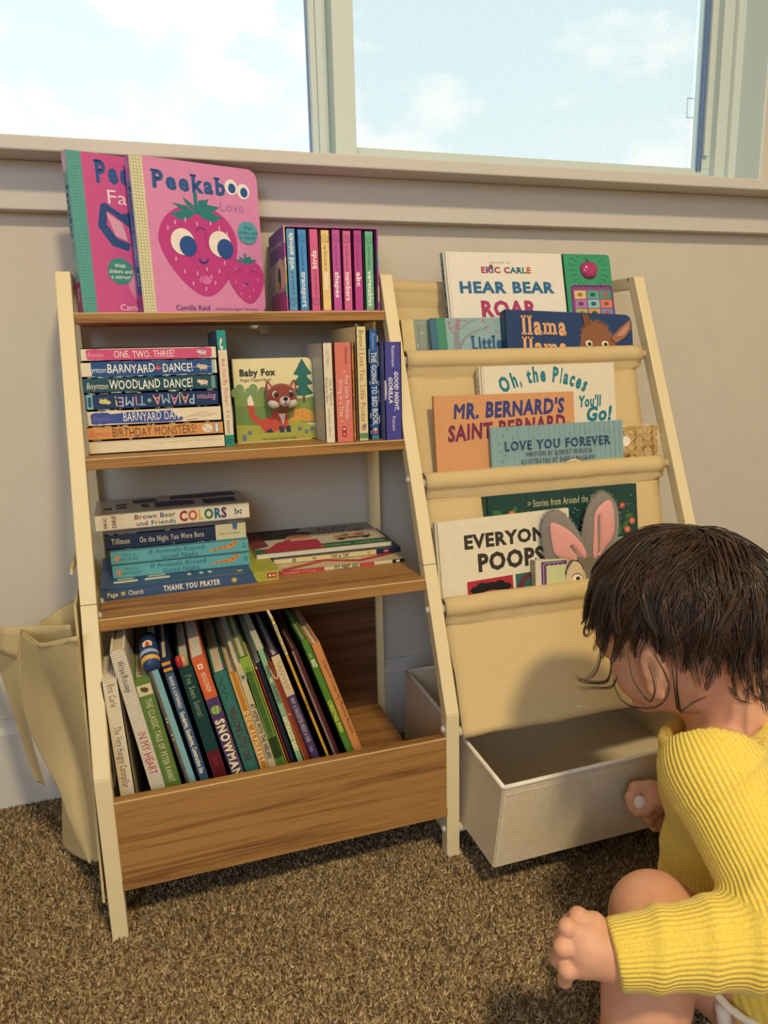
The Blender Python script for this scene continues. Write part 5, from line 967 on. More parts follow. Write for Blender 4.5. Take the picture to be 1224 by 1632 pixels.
def art_bun(F, w, h):
    F.rect(0, 0, w, h, '7a7468'); F.poly([(0, h * .5), (0, h), (w * .33, h), (w * .29, h * .88), (w * .27, h * .5)], 'c9cf9c'); F.rect(0, h * .5, w * .055, h, 'd6cdb8')
    F.rect(w * .055, h * .5, w * .09, h * .97, '6a3f74'); F.rect(w * .055, h * .94, w * .30, h * .975, '6a3f74')
    for i in range(9): F.ell(w * .09, h * (.53 + .05 * i), .0024, .0034, '6a3f74', n=8)
    for i in range(5): F.ell(w * (.11 + .042 * i), h * .94, .0034, .0024, '6a3f74', n=8)
    F.stroke([(w * .075, h * .6), (w * .075, h * .93), (w * .09, h * .955), (w * .25, h * .96)], .0006, 'd8cfe0')
    F.poly([(w * .27, h * .62), (w * .30, h * .84), (w * .36, h * .955), (w * .42, h * .92), (w * .47, h * .78), (w * .48, h * .62)], 'd6c4a4'); F.arc(w * .37, h * .72, w * .095, 25, 165, .0016, '4a4030', ry=h * .24)
    F.ell(w * .39, h * .725, w * .042, h * .050, 'efe8d8', n=16); F.ell(w * .40, h * .715, w * .02, h * .026, '3a2c24', n=12); F.arc(w * .39, h * .725, w * .046, 20, 170, .0012, '3a2c24', ry=h * .056)
    rr = random.Random(17)
    for i in range(90): x = w * rr.uniform(.44, .98); y = h * rr.uniform(.55, .97); F.stroke([(x, y), (x + .0008, y + .006)], .0004, ['8f897c', '666054'][i % 2]); F.k -= 1
    F.k += 1
bun = facing('picture book with tall grey plush rabbit ears rising from its top edge', 3, .0130, 0.5530, .0337, .140, .160, .0120, 'board', 'a8a08c', roll=1.6, r=.003, front_art=upper(art_bun, 0.73))
FUR = M('88827a', rough=.97, var=.14, scale=500, bump=.6, bscale=700, sheen=.5, spec=.05, name='grey_plush'); PINK = M('e0a09c', rough=.95, var=.04, scale=300, bump=.2, bscale=900, sheen=.3, spec=.05, name='pink_plush')
bpy.context.view_layer.update()
def puff(mb, out, th, m, y0, rings=7, crease=None):
    """cushion over an outline in the book's own cover plane (x, z), swelling by th to both sides of y0"""
    cx = sum(p[0] for p in out) / len(out); cz = sum(p[1] for p in out) / len(out); n_ = len(out)
    for sg in (-1, 1):
        vs = []; fs = []
        for j in range(rings + 1):
            k = 1 - j / rings; d = th * math.sqrt(max(0, 1 - k * k))
            for p in out:
                x, z = cx + (p[0] - cx) * k, cz + (p[1] - cz) * k; dd = d
                if crease and sg < 0:
                    (ax, az), (bx, bz) = crease; L = math.hypot(bx - ax, bz - az); e = abs((x - ax) * (bz - az) - (z - az) * (bx - ax)) / L; tt = ((x - ax) * (bx - ax) + (z - az) * (bz - az)) / L / L
                    if -.05 < tt < 1.05: dd = d - th * 1.5 * math.exp(-(e / .0028) ** 2)
                vs.append((x, y0 + sg * dd, z))
        for j in range(rings):
            for i in range(n_): f = (j * n_ + i, j * n_ + (i + 1) % n_, (j + 1) * n_ + (i + 1) % n_, (j + 1) * n_ + i); fs.append(f if sg > 0 else f[::-1])
        mb.add(vs, fs, m)
def smooth_loop(pts, n=40):
    out = []; k = len(pts)
    for i in range(n):
        s = i / n * k; j = int(s); t = s - j; p0, p1, p2, p3 = [pts[(j + d) % k] for d in (-1, 0, 1, 2)]
        out.append(tuple(0.5 * (2 * p1[c] + (p2[c] - p0[c]) * t + (2 * p0[c] - 5 * p1[c] + 4 * p2[c] - p3[c]) * t * t + (3 * p1[c] - p0[c] - 3 * p2[c] + p3[c]) * t ** 3) for c in (0, 1)))
    return out
inv = bun.matrix_world.inverted()
def ear_loc(px, py):        # a point of the plush ear, just behind the front cover
    d = _ray(px, py); o = bun.matrix_world @ Vector((0, .004, 0)); nrm = (bun.matrix_world.to_3x3() @ Vector((0, 1, 0)))
    p = _cp + d * ((o - _cp).dot(nrm) / d.dot(nrm)); q = inv @ p; return (q.x, q.z)
def fur_fringe(out, y0, seed, n_=420):
    rr = random.Random(seed); vs = []; fs = []; k = len(out)
    for i in range(n_):
        s = rr.random() * k; j = int(s); t = s - j; p, q = out[j], out[(j + 1) % k]; x, z = p[0] + (q[0] - p[0]) * t, p[1] + (q[1] - p[1]) * t
        dx, dz = q[0] - p[0], q[1] - p[1]; L = math.hypot(dx, dz) or 1; nx_, nz_ = dz / L, -dx / L; l = rr.uniform(.0012, .0030); yy = y0 + rr.uniform(-.004, .004); a = rr.uniform(-.5, .5)
        b_ = len(vs); vs += [(x - dx / L * .0004, yy, z - dz / L * .0004), (x + dx / L * .0004, yy, z + dz / L * .0004), (x, yy + .0005, z), (x + (nx_ + a * dx / L) * l, yy + rr.uniform(-.001, .001), z + (nz_ + a * dz / L) * l)]
        fs += [(b_, b_ + 1, b_ + 3), (b_ + 1, b_ + 2, b_ + 3), (b_ + 2, b_, b_ + 3)]
    return vs, fs
for seed, outer, inner, cr in ((1, [(878, 901), (866, 868), (864, 836), (872, 818), (888, 813), (904, 822), (920, 842), (934, 868), (936, 888), (928, 900)], [(884, 885), (877, 862), (875, 836), (884, 834), (906, 846), (925, 866), (932, 880), (931, 892), (908, 893)], ((931, 900), (908, 871))),
                               (2, [(930, 900), (927, 870), (930, 838), (938, 808), (950, 789), (960, 783), (974, 789), (985, 806), (988, 832), (984, 862), (970, 884), (948, 902)], [(943, 888), (944, 850), (946, 818), (958, 802), (970, 797), (976, 812), (977, 840), (973, 858), (962, 872), (952, 886)], ((953, 886), (952, 824)))):
    o_ = smooth_loop([ear_loc(*p) for p in outer]); ar = sum(o_[i][0] * o_[(i + 1) % 40][1] - o_[(i + 1) % 40][0] * o_[i][1] for i in range(40)); o_ = o_ if ar < 0 else o_[::-1]
    b = MB(); puff(b, o_, .0060, FUR, .0065); vs, fs = fur_fringe(o_[::-1] if True else o_, .0065, seed); b.add(vs, fs, FUR); e_ = b.build('plush_ear', bun, smooth=True)
    i_ = smooth_loop([ear_loc(*p) for p in inner]); ar = sum(i_[i][0] * i_[(i + 1) % 40][1] - i_[(i + 1) % 40][0] * i_[i][1] for i in range(40)); i_ = i_ if ar < 0 else i_[::-1]
    b = MB(); puff(b, i_, .0035, PINK, .0005, crease=tuple(ear_loc(*p) for p in cr), rings=12); ie = b.build('inner_ear', e_, smooth=True)
# ================================================================== THE CHILD
# bodies are grown as one surface from smooth-blended tapered limbs (distance field + surface net)
class Field:
    def __init__(s, lo, hi, res):
        s.lo = np.array(lo, float); s.res = res; s.n = np.ceil((np.array(hi) - s.lo) / res).astype(int) + 1
        s.V = np.full(tuple(s.n), 0.06, np.float32); s.ax = [s.lo[i] + np.arange(s.n[i]) * res for i in range(3)]
    def block(s, lo, hi, pad):
        sl = []
        for i in range(3):
            a = max(0, int(np.floor((lo[i] - pad - s.lo[i]) / s.res))); b = min(s.n[i], int(np.ceil((hi[i] + pad - s.lo[i]) / s.res)) + 1)
            if b <= a: return None, None
            sl.append(slice(a, b))
        g = np.meshgrid(*[s.ax[i][sl[i]] for i in range(3)], indexing='ij'); return tuple(sl), np.stack(g, -1)
    def blend(s, sl, d, k):
        a = s.V[sl]; h = np.maximum(k - np.abs(a - d), 0) / k; s.V[sl] = np.minimum(a, d) - h * h * k * 0.25
    def carve(s, sl, d, k):
        a = s.V[sl]; b_ = -d; h = np.maximum(k - np.abs(a - b_), 0) / k; s.V[sl] = np.maximum(a, b_) + h * h * k * 0.25
    def cone(s, a, b, ra, rb, k=0.01, clip=None):
        a = np.array(a, float); b = np.array(b, float); r = max(ra, rb); sl, P = s.block(np.minimum(a, b), np.maximum(a, b), r + 0.03)
        if sl is None: return
        ab = b - a; t = np.clip(((P - a) @ ab) / max(ab @ ab, 1e-12), 0, 1); d = np.linalg.norm(P - a - t[..., None] * ab, axis=-1) - (ra + (rb - ra) * t)
        if clip is not None: d = np.maximum(d, (P - np.array(clip[0])) @ np.array(clip[1]))
        s.blend(sl, d.astype(np.float32), k)
    def ell(s, c, r, B=None, k=0.01, sub=False):
        c = np.array(c, float); r = np.array(r, float); B = np.eye(3) if B is None else np.array(B); m = r.max(); sl, P = s.block(c - m, c + m, 0.03)
        if sl is None: return
        q = (P - c) @ B.T; k0 = np.linalg.norm(q / r, axis=-1); k1 = np.linalg.norm(q / r ** 2, axis=-1); d = (k0 * (k0 - 1) / np.maximum(k1, 1e-9)).astype(np.float32)
        (s.carve if sub else s.blend)(sl, d, k)
    def ring(s, c, ax, R0, r, k=0.008):
        c = np.array(c, float); ax = np.array(ax, float); ax /= np.linalg.norm(ax); sl, P = s.block(c - R0 - r, c + R0 + r, 0.02)
        q = P - c; h = q @ ax; rad = np.linalg.norm(q - h[..., None] * ax, axis=-1); s.blend(sl, (np.hypot(rad - R0, h) - r).astype(np.float32), k)
    def mesh(s):
        V = s.V; S = V < 0; nx, ny, nz = V.shape
        c8 = [S[i:nx - 1 + i, j:ny - 1 + j, k:nz - 1 + k] for i in (0, 1) for j in (0, 1) for k in (0, 1)]
        tot = sum(c.astype(np.int8) for c in c8); act = (tot > 0) & (tot < 8); idx = -np.ones(act.shape, np.int64); cells = np.argwhere(act); idx[act] = np.arange(len(cells))
        acc = np.zeros((len(cells), 3)); cnt = np.zeros(len(cells))
        off = [(i, j, k) for i in (0, 1) for j in (0, 1) for k in (0, 1)]
        for p in off:
            for ax in range(3):
                if p[ax] == 1: continue
                q = list(p); q[ax] = 1; a = V[cells[:, 0] + p[0], cells[:, 1] + p[1], cells[:, 2] + p[2]]; b = V[cells[:, 0] + q[0], cells[:, 1] + q[1], cells[:, 2] + q[2]]
                m = (a < 0) != (b < 0); t = np.where(m, a / np.where(m, a - b, 1), 0); pos = np.array(p, float)[None].repeat(len(cells), 0); pos[:, ax] += t; acc += pos * m[:, None]; cnt += m
        P = (cells + acc / cnt[:, None]) * s.res + s.lo; F = []
        for ax in range(3):
            o1, o2 = [(1, 2), (2, 0), (0, 1)][ax]; a = [slice(0, n) for n in V.shape]; b = [slice(0, n) for n in V.shape]; a[ax] = slice(0, V.shape[ax] - 1); b[ax] = slice(1, V.shape[ax]); s0, s1 = S[tuple(a)], S[tuple(b)]
            e = np.argwhere(s0 != s1); e = e[(e[:, o1] > 0) & (e[:, o2] > 0) & (e[:, o1] < V.shape[o1] - 1) & (e[:, o2] < V.shape[o2] - 1)]
            inside = s0[e[:, 0], e[:, 1], e[:, 2]]; q = []
            for d1, d2 in ((-1, -1), (0, -1), (0, 0), (-1, 0)):
                c = e.copy(); c[:, o1] += d1; c[:, o2] += d2; q.append(idx[c[:, 0], c[:, 1], c[:, 2]])
            q = np.stack(q, 1); q[~inside] = q[~inside][:, ::-1]; F.append(q)
        return P, np.concatenate(F)
def relax(P, F, it=2, lam=0.5):
    for _ in range(it):
        acc = np.zeros_like(P); cnt = np.zeros(len(P))
        for i in range(4):
            a, b = F[:, i], F[:, (i + 1) % 4]; np.add.at(acc, a, P[b]); np.add.at(cnt, a, 1); np.add.at(acc, b, P[a]); np.add.at(cnt, b, 1)
        P = P + lam * (acc / np.maximum(cnt, 1)[:, None] - P)
    return P
A = lambda px, py, t: np.array(at_t(px, py, t))
nrm = lambda v: v / np.linalg.norm(v)
LSH, LEL, LWR = A(1138, 1228, .632), A(1272, 1488, .566), A(968, 1522, .578)
CH, BE, PE, NB = A(1172, 1250, .705), A(1205, 1380, .712), A(1270, 1530, .700), A(1168, 1172, .706)
RSH = CH + (CH - LSH) * 0.9 + np.array([0, 0, .005]); RWR = A(1076, 1266, .848); REL = np.array([0.690, -0.455, 0.165])
LKN, LAN, LHP = A(1043, 1463, .634), A(988, 1742, .612), A(1232, 1598, .690)
RKN, RAN, RHP = np.array([0.640, -0.490, 0.150]), np.array([0.590, -0.520, 0.030]), np.array([0.705, -0.580, 0.075])
HC = A(1090, 990, .722); hl = nrm(np.array([-.93, -.37, 0.0])); hf0 = np.array([-.37, .93, 0.0]); hf = nrm(hf0 * math.cos(RAD(24)) - np.array([0, 0, 1]) * math.sin(RAD(24))); hf = nrm(hf - hl * (hf @ hl)); hu = np.cross(hf, hl)
HB = np.stack([hf, hl, hu])
H_ = lambda f, l, u: HC + hf * f + hl * l + hu * u
child = tag(empty('person', Matrix.Translation((0.56, -0.58, 0.0))), 'toddler in a yellow ribbed top squatting at the open bin, seen from behind', 'person')
bpy.context.view_layer.update()
skin = bpy.data.materials.new('skin'); skin.use_nodes = True; n = skin.node_tree; p = n.nodes['Principled BSDF']
p.inputs['Roughness'].default_value = 0.5; p.inputs['Specular IOR Level'].default_value = 0.3; p.inputs['Subsurface Weight'].default_value = 0.25; p.inputs['Subsurface Radius'].default_value = (0.012, 0.005, 0.003); p.inputs['Subsurface Scale'].default_value = 0.6
tcx = n.nodes.new('ShaderNodeTexCoord'); z = n.nodes.new('ShaderNodeTexNoise'); z.inputs['Scale'].default_value = 35; r = n.nodes.new('ShaderNodeValToRGB'); r.color_ramp.elements[0].position = .35; r.color_ramp.elements[1].position = .7; r.color_ramp.elements[0].color = lin('cf9a80'); r.color_ramp.elements[1].color = lin('daa98d')
n.links.new(tcx.outputs['Object'], z.inputs['Vector']); n.links.new(z.outputs['Fac'], r.inputs[0]); n.links.new(r.outputs[0], p.inputs['Base Color'])
B_ = Field((0.30, -0.80, -0.004), (0.82, -0.36, 0.485), 0.0026)
B_.ell(H_(-.002, 0, .010), (.086, .073, .078), HB, .01); B_.ell(H_(.022, 0, -.046), (.044, .048, .040), HB, .035)
for sd in (-1, 1):
    B_.ell(H_(.042, sd * .028, -.040), (.026, .025, .026), HB, .022); B_.ell(H_(.070, sd * .028, -.002), (.012, .018, .009), HB, .014); B_.ell(H_(.0765, sd * .029, -.012), (.008, .013, .007), HB, .004, sub=True)
    B_.ell(H_(.073, sd * .029, -.0125), (.0085, .0110, .0080), HB, .003)
    B_.ell(H_(-.004, sd * .0760, -.026), (.0145, .0060, .0205), HB, .006); B_.ell(H_(-.001, sd * .0835, -.024), (.0072, .0050, .0125), HB, .004, sub=True); B_.cone(H_(.004, sd * .077, -.044), H_(.000, sd * .077, -.050), .0062, .0055, .006)
B_.ell(H_(.083, 0, -.022), (.0125, .0095, .0085), HB, .012); B_.ell(H_(.0775, 0, -.045), (.009, .016, .0045), HB, .006); B_.ell(H_(.0765, 0, -.0535), (.009, .013, .0048), HB, .006); B_.ell(H_(.0865, 0, -.0492), (.006, .015, .0010), HB, .002, sub=True); B_.ell(H_(.066, 0, -.072), (.018, .020, .015), HB, .015)
B_.cone(NB, H_(-.024, 0, -.050), .038, .038, .02)
B_.cone(PE, BE, .064, .062, .03); B_.cone(BE, CH, .060, .050, .03); B_.cone(CH, LSH, .045, .032, .02); B_.cone(CH, RSH, .045, .032, .02)
B_.cone(LSH, LEL, .031, .027, .012); B_.cone(LEL, LWR, .026, .0165, .012); B_.cone(RSH, REL, .031, .026, .012); B_.cone(REL, RWR, .025, .0170, .012)
for HP, KN, AN, d in ((LHP, LKN, LAN, np.array([-.80, .30, 0])), (RHP, RKN, RAN, np.array([-.5, .85, 0]))):
    d = nrm(d); cf = KN * .55 + AN * .45 - d * .006
    B_.cone(PE, HP, .058, .056, .02); B_.cone(HP, KN, .050, .0355, .016); B_.cone(KN, cf, .0355, .0345, .012); B_.cone(cf, AN, .0345, .0225, .012)
    he = np.array([AN[0], AN[1], .020]) - d * .010; mid = np.array([AN[0], AN[1], .019]) + d * .040; B_.cone(AN, he, .022, .019, .01); B_.cone(he, mid, .0185, .0170, .012); sdv = np.array([-d[1], d[0], 0])
    for i, q in enumerate((-.016, -.007, .0015, .009, .016)): tb = mid + sdv * q * .9 + np.array([0, 0, -.006]); te = mid + d * (.020 - .0025 * abs(i - 1)) + sdv * q * 1.05 + np.array([0, 0, -.009]); B_.cone(tb, te, .0095, .0066 if i else .0085, .005)
PB, FB_ = B_.mesh()
def hand(res, palm, fingers, lo, hi):
    f = Field(lo, hi, res)
    for a, b, ra, rb in palm: f.cone(a, b, ra, rb, .007)
    for ch, rs in fingers:
        g = Field(lo, hi, res)
        for i in range(len(ch) - 1): g.cone(ch[i], ch[i + 1], rs[i], rs[i + 1], .0030)
        h = np.maximum(.0022 - np.abs(f.V - g.V), 0) / .0022; f.V = np.minimum(f.V, g.V) - h * h * .0022 * .25
    return f.mesh()
hd_ = dict(k1=(.3890, -.6518, .1774), p1=(.3776, -.6468, .1850), t1=(.3735, -.6410, .1755), k2=(.3774, -.6558, .1765), p2=(.3648, -.6518, .1825), t2=(.3640, -.6450, .1680), k3=(.3728, -.6582, .1680), p3=(.3582, -.6560, .1700), t3=(.3585, -.6490, .1530), k4=(.3735, -.6614, .1545), p4=(.3605, -.6605, .1530), t4=(.3620, -.6545, .1360))
hd_ = {k: np.array(v) for k, v in hd_.items()}; W0 = LWR; pc = np.array([.3803, -.6584, .1655])
palm = [(W0 + (W0 - pc) * .9, W0, .0168, .0172), (W0, pc, .0168, .0160)] + [(pc, hd_['k%d' % i], .0155, .0088) for i in (1, 2, 3, 4)] + [(W0, hd_['k1'], .0150, .0085), (W0, hd_['k4'], .0150, .0090)]
fg = [([hd_['k%d' % i], hd_['p%d' % i], hd_['t%d' % i], hd_['t%d' % i] + np.array([.006, .004, -.006])], [.0076, .0068, .0060, .0054]) for i in (1, 2, 3)] + [([hd_['k4'], hd_['p4'], hd_['t4']], [.0086, .0072, .0058])]
fg.append(([pc + np.array([.006, .012, .002]), np.array([.392, -.636, .1660]), np.array([.384, -.630, .156])], [.0105, .0085, .0068]))
PL, FL_ = hand(.0011, palm, fg, (.335, -.695, .12), (.425, -.61, .205))
RH = A(1046, 1272, .856); rq = [(RWR + (RWR - RH) * .6, RWR, .0165, .0165), (RWR, RH, .0165, .0160), (RH, A(1036, 1258, .858), .0145, .010), (RH, A(1042, 1292, .858), .0145, .0095)]
rf = [([A(1034, 1255, .857), A(1013, 1256, .858), A(1005, 1272, .857), A(1008, 1288, .853)], [.0082, .0070, .0062, .0055]), ([A(1040, 1278, .848), A(1030, 1292, .846), A(1016, 1296, .848)], [.0080, .0064, .0054]),
      ([A(1042, 1290, .860), A(1032, 1299, .862), A(1036, 1309, .856)], [.0076, .0064, .0055]), ([A(1048, 1296, .860), A(1036, 1309, .864), A(1043, 1319, .857)], [.0074, .0062, .0053]), ([A(1052, 1300, .858), A(1048, 1314, .862), A(1055, 1322, .856)], [.0068, .0058, .0050])]
lo = np.min([RWR, RH, A(1004, 1250, .86), A(1050, 1325, .86)], 0) - .03; hi = np.max([RWR, RH, A(1004, 1250, .86), A(1050, 1325, .86)], 0) + .03
PR, FR_ = hand(.0012, rq, rf, lo, hi)
PB = relax(PB, FB_, 2); PL = relax(PL, FL_, 3); PR = relax(PR, FR_, 3)
rel(np_mesh('body', np.concatenate([PB, PL, PR]), np.concatenate([FB_, FL_ + len(PB), FR_ + len(PB) + len(PL)]), [skin], smooth=True), child)
for sd in (-1, 1): b = MB(); b.ball(H_(.0790, sd * .029, -.0125), (.0046, .0046, .0046), M('2a1a14', rough=.15, spec=.6), 12, 8); rel(b.build('eye', smooth=True), child)
# ---- ribbed top
rib = bpy.data.materials.new('yellow_rib_knit'); rib.use_nodes = True; n = rib.node_tree; p = n.nodes['Principled BSDF']; L_ = n.links
p.inputs['Roughness'].default_value = 0.9; p.inputs['Specular IOR Level'].default_value = 0.1; p.inputs['Sheen Weight'].default_value = 0.25
at = n.nodes.new('ShaderNodeAttribute'); at.attribute_name = 'rib'; mu = n.nodes.new('ShaderNodeMath'); mu.operation = 'MULTIPLY'; mu.inputs[1].default_value = 2 * math.pi / 0.0042; sn = n.nodes.new('ShaderNodeMath'); sn.operation = 'SINE'
L_.new(at.outputs['Fac'], mu.inputs[0]); L_.new(mu.outputs[0], sn.inputs[0]); bp = n.nodes.new('ShaderNodeBump'); bp.inputs['Strength'].default_value = 0.45; bp.inputs['Distance'].default_value = 0.0011; L_.new(sn.outputs[0], bp.inputs['Height']); L_.new(bp.outputs[0], p.inputs['Normal'])
tcx = n.nodes.new('ShaderNodeTexCoord'); z = n.nodes.new('ShaderNodeTexNoise'); z.inputs['Scale'].default_value = 500; r = n.nodes.new('ShaderNodeValToRGB'); r.color_ramp.elements[0].position = .3; r.color_ramp.elements[1].position = .7; r.color_ramp.elements[0].color = lin('e6c850'); r.color_ramp.elements[1].color = lin('f2da6c')
L_.new(tcx.outputs['Object'], z.inputs['Vector']); L_.new(z.outputs['Fac'], r.inputs[0]); L_.new(r.outputs[0], p.inputs['Base Color'])
T_ = Field((0.36, -0.80, 0.0), (0.82, -0.36, 0.34), 0.0025)
T_.cone(PE, BE, .074, .072, .03); T_.cone(BE, CH, .071, .060, .03); T_.cone(CH, NB, .060, .050, .02); T_.cone(CH, LSH, .055, .043, .025); T_.cone(CH, RSH, .055, .043, .025)
T_.cone(BE + np.array([-.012, .02, -.01]), BE + np.array([-.02, .02, -.045]), .066, .055, .02)
T_.cone(PE, LHP, .070, .060, .02)
fd = nrm(LWR - LEL); cuff = LWR - fd * .004; ru = nrm(REL - RSH); rd = nrm(RWR - REL); rc = RWR - rd * .006
T_.cone(LSH, LEL, .0435, .0385, .014); T_.cone(LEL, LWR + fd * .02, .0385, .0240, .012, clip=(cuff, fd)); T_.cone(RSH, REL, .042, .036, .014); T_.cone(REL, RWR + rd * .02, .035, .0255, .012, clip=(rc, rd))
ln = np.linalg.norm(LWR - LEL)
for u, r_, rr_ in ((.74, .0262, .0048), (.48, .0300, .0036), (.26, .0340, .0045)): T_.ring(LEL + (LWR - LEL) * u + np.array([0, 0, .001]), fd + np.array([.12 * (u - .3), .1, .25]), r_, rr_, .008)
uax = nrm(LEL - LSH)
T_.ring(LSH + uax * .006 + np.array([0, 0, .002]), uax + np.array([.35, .15, -.05]), .0455, .0026, .003)
for u, r_, rr_ in ((.62, .0390, .0045), (.80, .0385, .0060)): T_.ring(LSH + (LEL - LSH) * u, uax + np.array([.3, .1, .3]), r_, rr_, .010)
T_.ring(BE + np.array([-.01, .01, -.012]), nrm(CH - PE) + np.array([.2, 0, .1]), .068, .0055, .012)
HB0 = H_(-.024, 0, -.050); NC = A(1138, 1160, .692); nd = nrm(HB0 - A(1196, 1222, .700))
T_.cone(CH, NC, .062, .048, .02); T_.cone(NC - nd * .03, NC + nd * .03, .049, .047, .012)
sl, P_ = T_.block(NC - .085, NC + .085, 0); qq = P_ - NC; hh_ = qq @ nd; rr_ = np.linalg.norm(qq - hh_[..., None] * nd, axis=-1); T_.V[sl] = np.where(rr_ < .080, np.maximum(T_.V[sl], hh_), T_.V[sl]).astype(np.float32)
T_.cone(NC + nd * .004, NC + nd * .06, .0405, .0405, .004) if False else None
sl, P_ = T_.block(NC - .06, NC + .06, 0); qq = P_ - NC; hh_ = qq @ nd; rr_ = np.linalg.norm(qq - hh_[..., None] * nd, axis=-1); T_.V[sl] = np.maximum(T_.V[sl], -np.maximum(rr_ - .0425, -.018 - hh_)).astype(np.float32)
T_.ring(NC - nd * .002, nd, .0455, .0042, .004)
T_.ell(A(1229, 1540, .648), (.058, .056, .055), None, .015)
PT, FT_ = T_.mesh(); PT = relax(PT, FT_, 2)
shirt = rel(np_mesh('ribbed_top', PT, FT_, [rib], smooth=True), child)
def around(P, a, b, R0):
    ax = nrm(b - a); mid = (a + b) / 2; toc = nrm(np.array(_cp) - mid); toc = nrm(toc - ax * (toc @ ax)); s_ = np.cross(ax, toc); q = P - a; t = np.clip((q @ ax) / np.linalg.norm(b - a), 0, 1); v = q - (q @ ax)[:, None] * ax
    d = np.linalg.norm(P - a - (t * np.linalg.norm(b - a))[:, None] * ax, axis=1); return d, np.arctan2(v @ s_, v @ toc) * R0
opts = [around(PT, LSH, LEL, .040), around(PT, LEL, LWR, .032), around(PT, RSH, REL, .040), around(PT, REL, RWR, .032), around(PT, PE, CH, .066)]
dist = np.stack([o[0] / w for o, w in zip(opts, (.043, .036, .043, .034, .070))]); pick = dist.argmin(0); val = np.choose(pick, [o[1] for o in opts]).astype(np.float32)
shirt.data.attributes.new('rib', 'FLOAT', 'POINT').data.foreach_set('value', val)
b = MB(); b.tube([A(1118, 1550, .630), A(1138, 1576, .616), A(1147, 1590, .611), A(1160, 1605, .608), A(1186, 1624, .607), A(1222, 1640, .608), A(1262, 1646, .612)], .0034, M('efe6d6', rough=.85), 10); rel(b.build('leg_binding', smooth=True), child)
S_ = Field((0.46, -0.78, 0.0), (0.80, -0.50, 0.16), 0.003); S_.ell(A(1240, 1600, .668), (.056, .056, .052), None, .01); S_.ell(RHP * .5 + PE * .5 + np.array([0, 0, -.03]), (.06, .06, .045), None, .02)
PS, FS_ = S_.mesh(); rel(np_mesh('nappy_cover', relax(PS, FS_, 2), FS_, [M('c98aa6', rough=.9, var=.04)], smooth=True), child)
b = MB(); b.tube([A(1150, 1600, .618), A(1153, 1620, .620), A(1155, 1650, .622)], .0060, M('e8e2d8', rough=.9), 10); rel(b.build('nappy_edge', smooth=True), child)
# ---- hair
HAIR = bpy.data.materials.new('dark_brown_hair'); HAIR.use_nodes = True; n = HAIR.node_tree; p = n.nodes['Principled BSDF']; p.inputs['Roughness'].default_value = 0.34; p.inputs['Specular IOR Level'].default_value = 0.55
g = n.nodes.new('ShaderNodeNewGeometry'); r = n.nodes.new('ShaderNodeValToRGB'); e = r.color_ramp.elements; e[0].color = lin('241812'); e[1].color = lin('6a4c38'); x_ = e.new(.6); x_.color = lin('3a2a20')
n.links.new(g.outputs['Random Per Island'], r.inputs[0]); n.links.new(r.outputs[0], p.inputs['Base Color'])
RX = np.array([.0865, .0770, .0815]); OC = np.array([-.002, 0, .010])
def thr(d): return (.30 * d[0] + .03) if d[0] > 0 else (.50 * d[0] + .01)
cap = MB(); vs = []; fs = []; nu, nv = 60, 40
def sph(i, j): th = math.pi * j / nv; ph = 2 * math.pi * i / nu; return np.array([math.sin(th) * math.cos(ph), math.sin(th) * math.sin(ph), math.cos(th)])
keep = {}
for j in range(nv + 1):
    for i in range(nu):
        d = sph(i, j); q = d * RX * 1.012 + OC; vs.append(tuple(H_(*q))); keep[(i, j)] = d[2] > thr(d) + .02
for j in range(nv):
    for i in range(nu):
        if all(keep[k] for k in ((i, j), ((i + 1) % nu, j), ((i + 1) % nu, j + 1), (i, j + 1))): fs.append((j * nu + i, (j + 1) * nu + i, (j + 1) * nu + (i + 1) % nu, j * nu + (i + 1) % nu))
cap.add(vs, fs, M('1a120e', rough=.6)); rel(cap.build('hair_cap', smooth=True), child)
rh = np.random.default_rng(21); CR = nrm(np.array([-.42, -.10, .90]))
hv = []; hf_ = []
def strand(pts, r0, r1):
    k = len(pts); base = len(hv); t = np.gradient(pts, axis=0); t /= np.linalg.norm(t, axis=1)[:, None] + 1e-9
    u = np.cross(t, np.array([.3, .5, .81])); u /= np.linalg.norm(u, axis=1)[:, None] + 1e-9; w = np.cross(t, u)
    for i in range(k):
        r_ = r0 + (r1 - r0) * (i / (k - 1)) ** 1.5
        for m in range(3): a = 2.094 * m; hv.append(pts[i] + (u[i] * math.cos(a) + w[i] * math.sin(a)) * r_)
    for i in range(k - 1):
        for m in range(3): hf_.append((base + 3 * i + m, base + 3 * i + (m + 1) % 3, base + 3 * i + 3 + (m + 1) % 3, base + 3 * i + 3 + m))
def flow(d0, length, lift, curl, seed, swirl):
    rr = np.random.default_rng(seed); d = d0.copy(); pts = []; n_ = 13; st = length / n_; rad = 1.015; free = None; vel = None; ph = rr.uniform(0, 6.28); gdir = HB @ np.array([0, 0, -1.0])
    for i in range(n_ + 1):
        if free is None:
            pts.append(d * RX * rad + OC); away = d * (CR @ d) - CR; away = away / (np.linalg.norm(away) + 1e-6); side = np.cross(d, away); g_ = gdir - d * (gdir @ d); v = nrm(away + side * (swirl + .22 * math.sin(ph + i * .55)) + g_ * .55); step = v * st / .082
            d2 = nrm(d + step); rad += lift * .010 * (1 if i < 6 else .3)
            if d2[2] < thr(d2) - .06 and i > 1: free = pts[-1]; vel = v * RX; vel = nrm(vel); left = int(1 + 7.5 * rr.random() ** 2.2 * (1.25 if d2[0] < -.3 else .8))
            d = d2
        else:
            if left <= 0: break
            left -= 1; out = nrm(free - OC); vel = nrm(vel + gdir * .25 + out * .10 * lift + curl * np.cross(vel, out) * math.sin(ph + i * .8) + curl * out * .7 * math.sin(ph + i * .9)); free = free + vel * st; pts.append(free)
    return np.array(pts)
def toworld(q): return HC + q @ HB
NC = 430
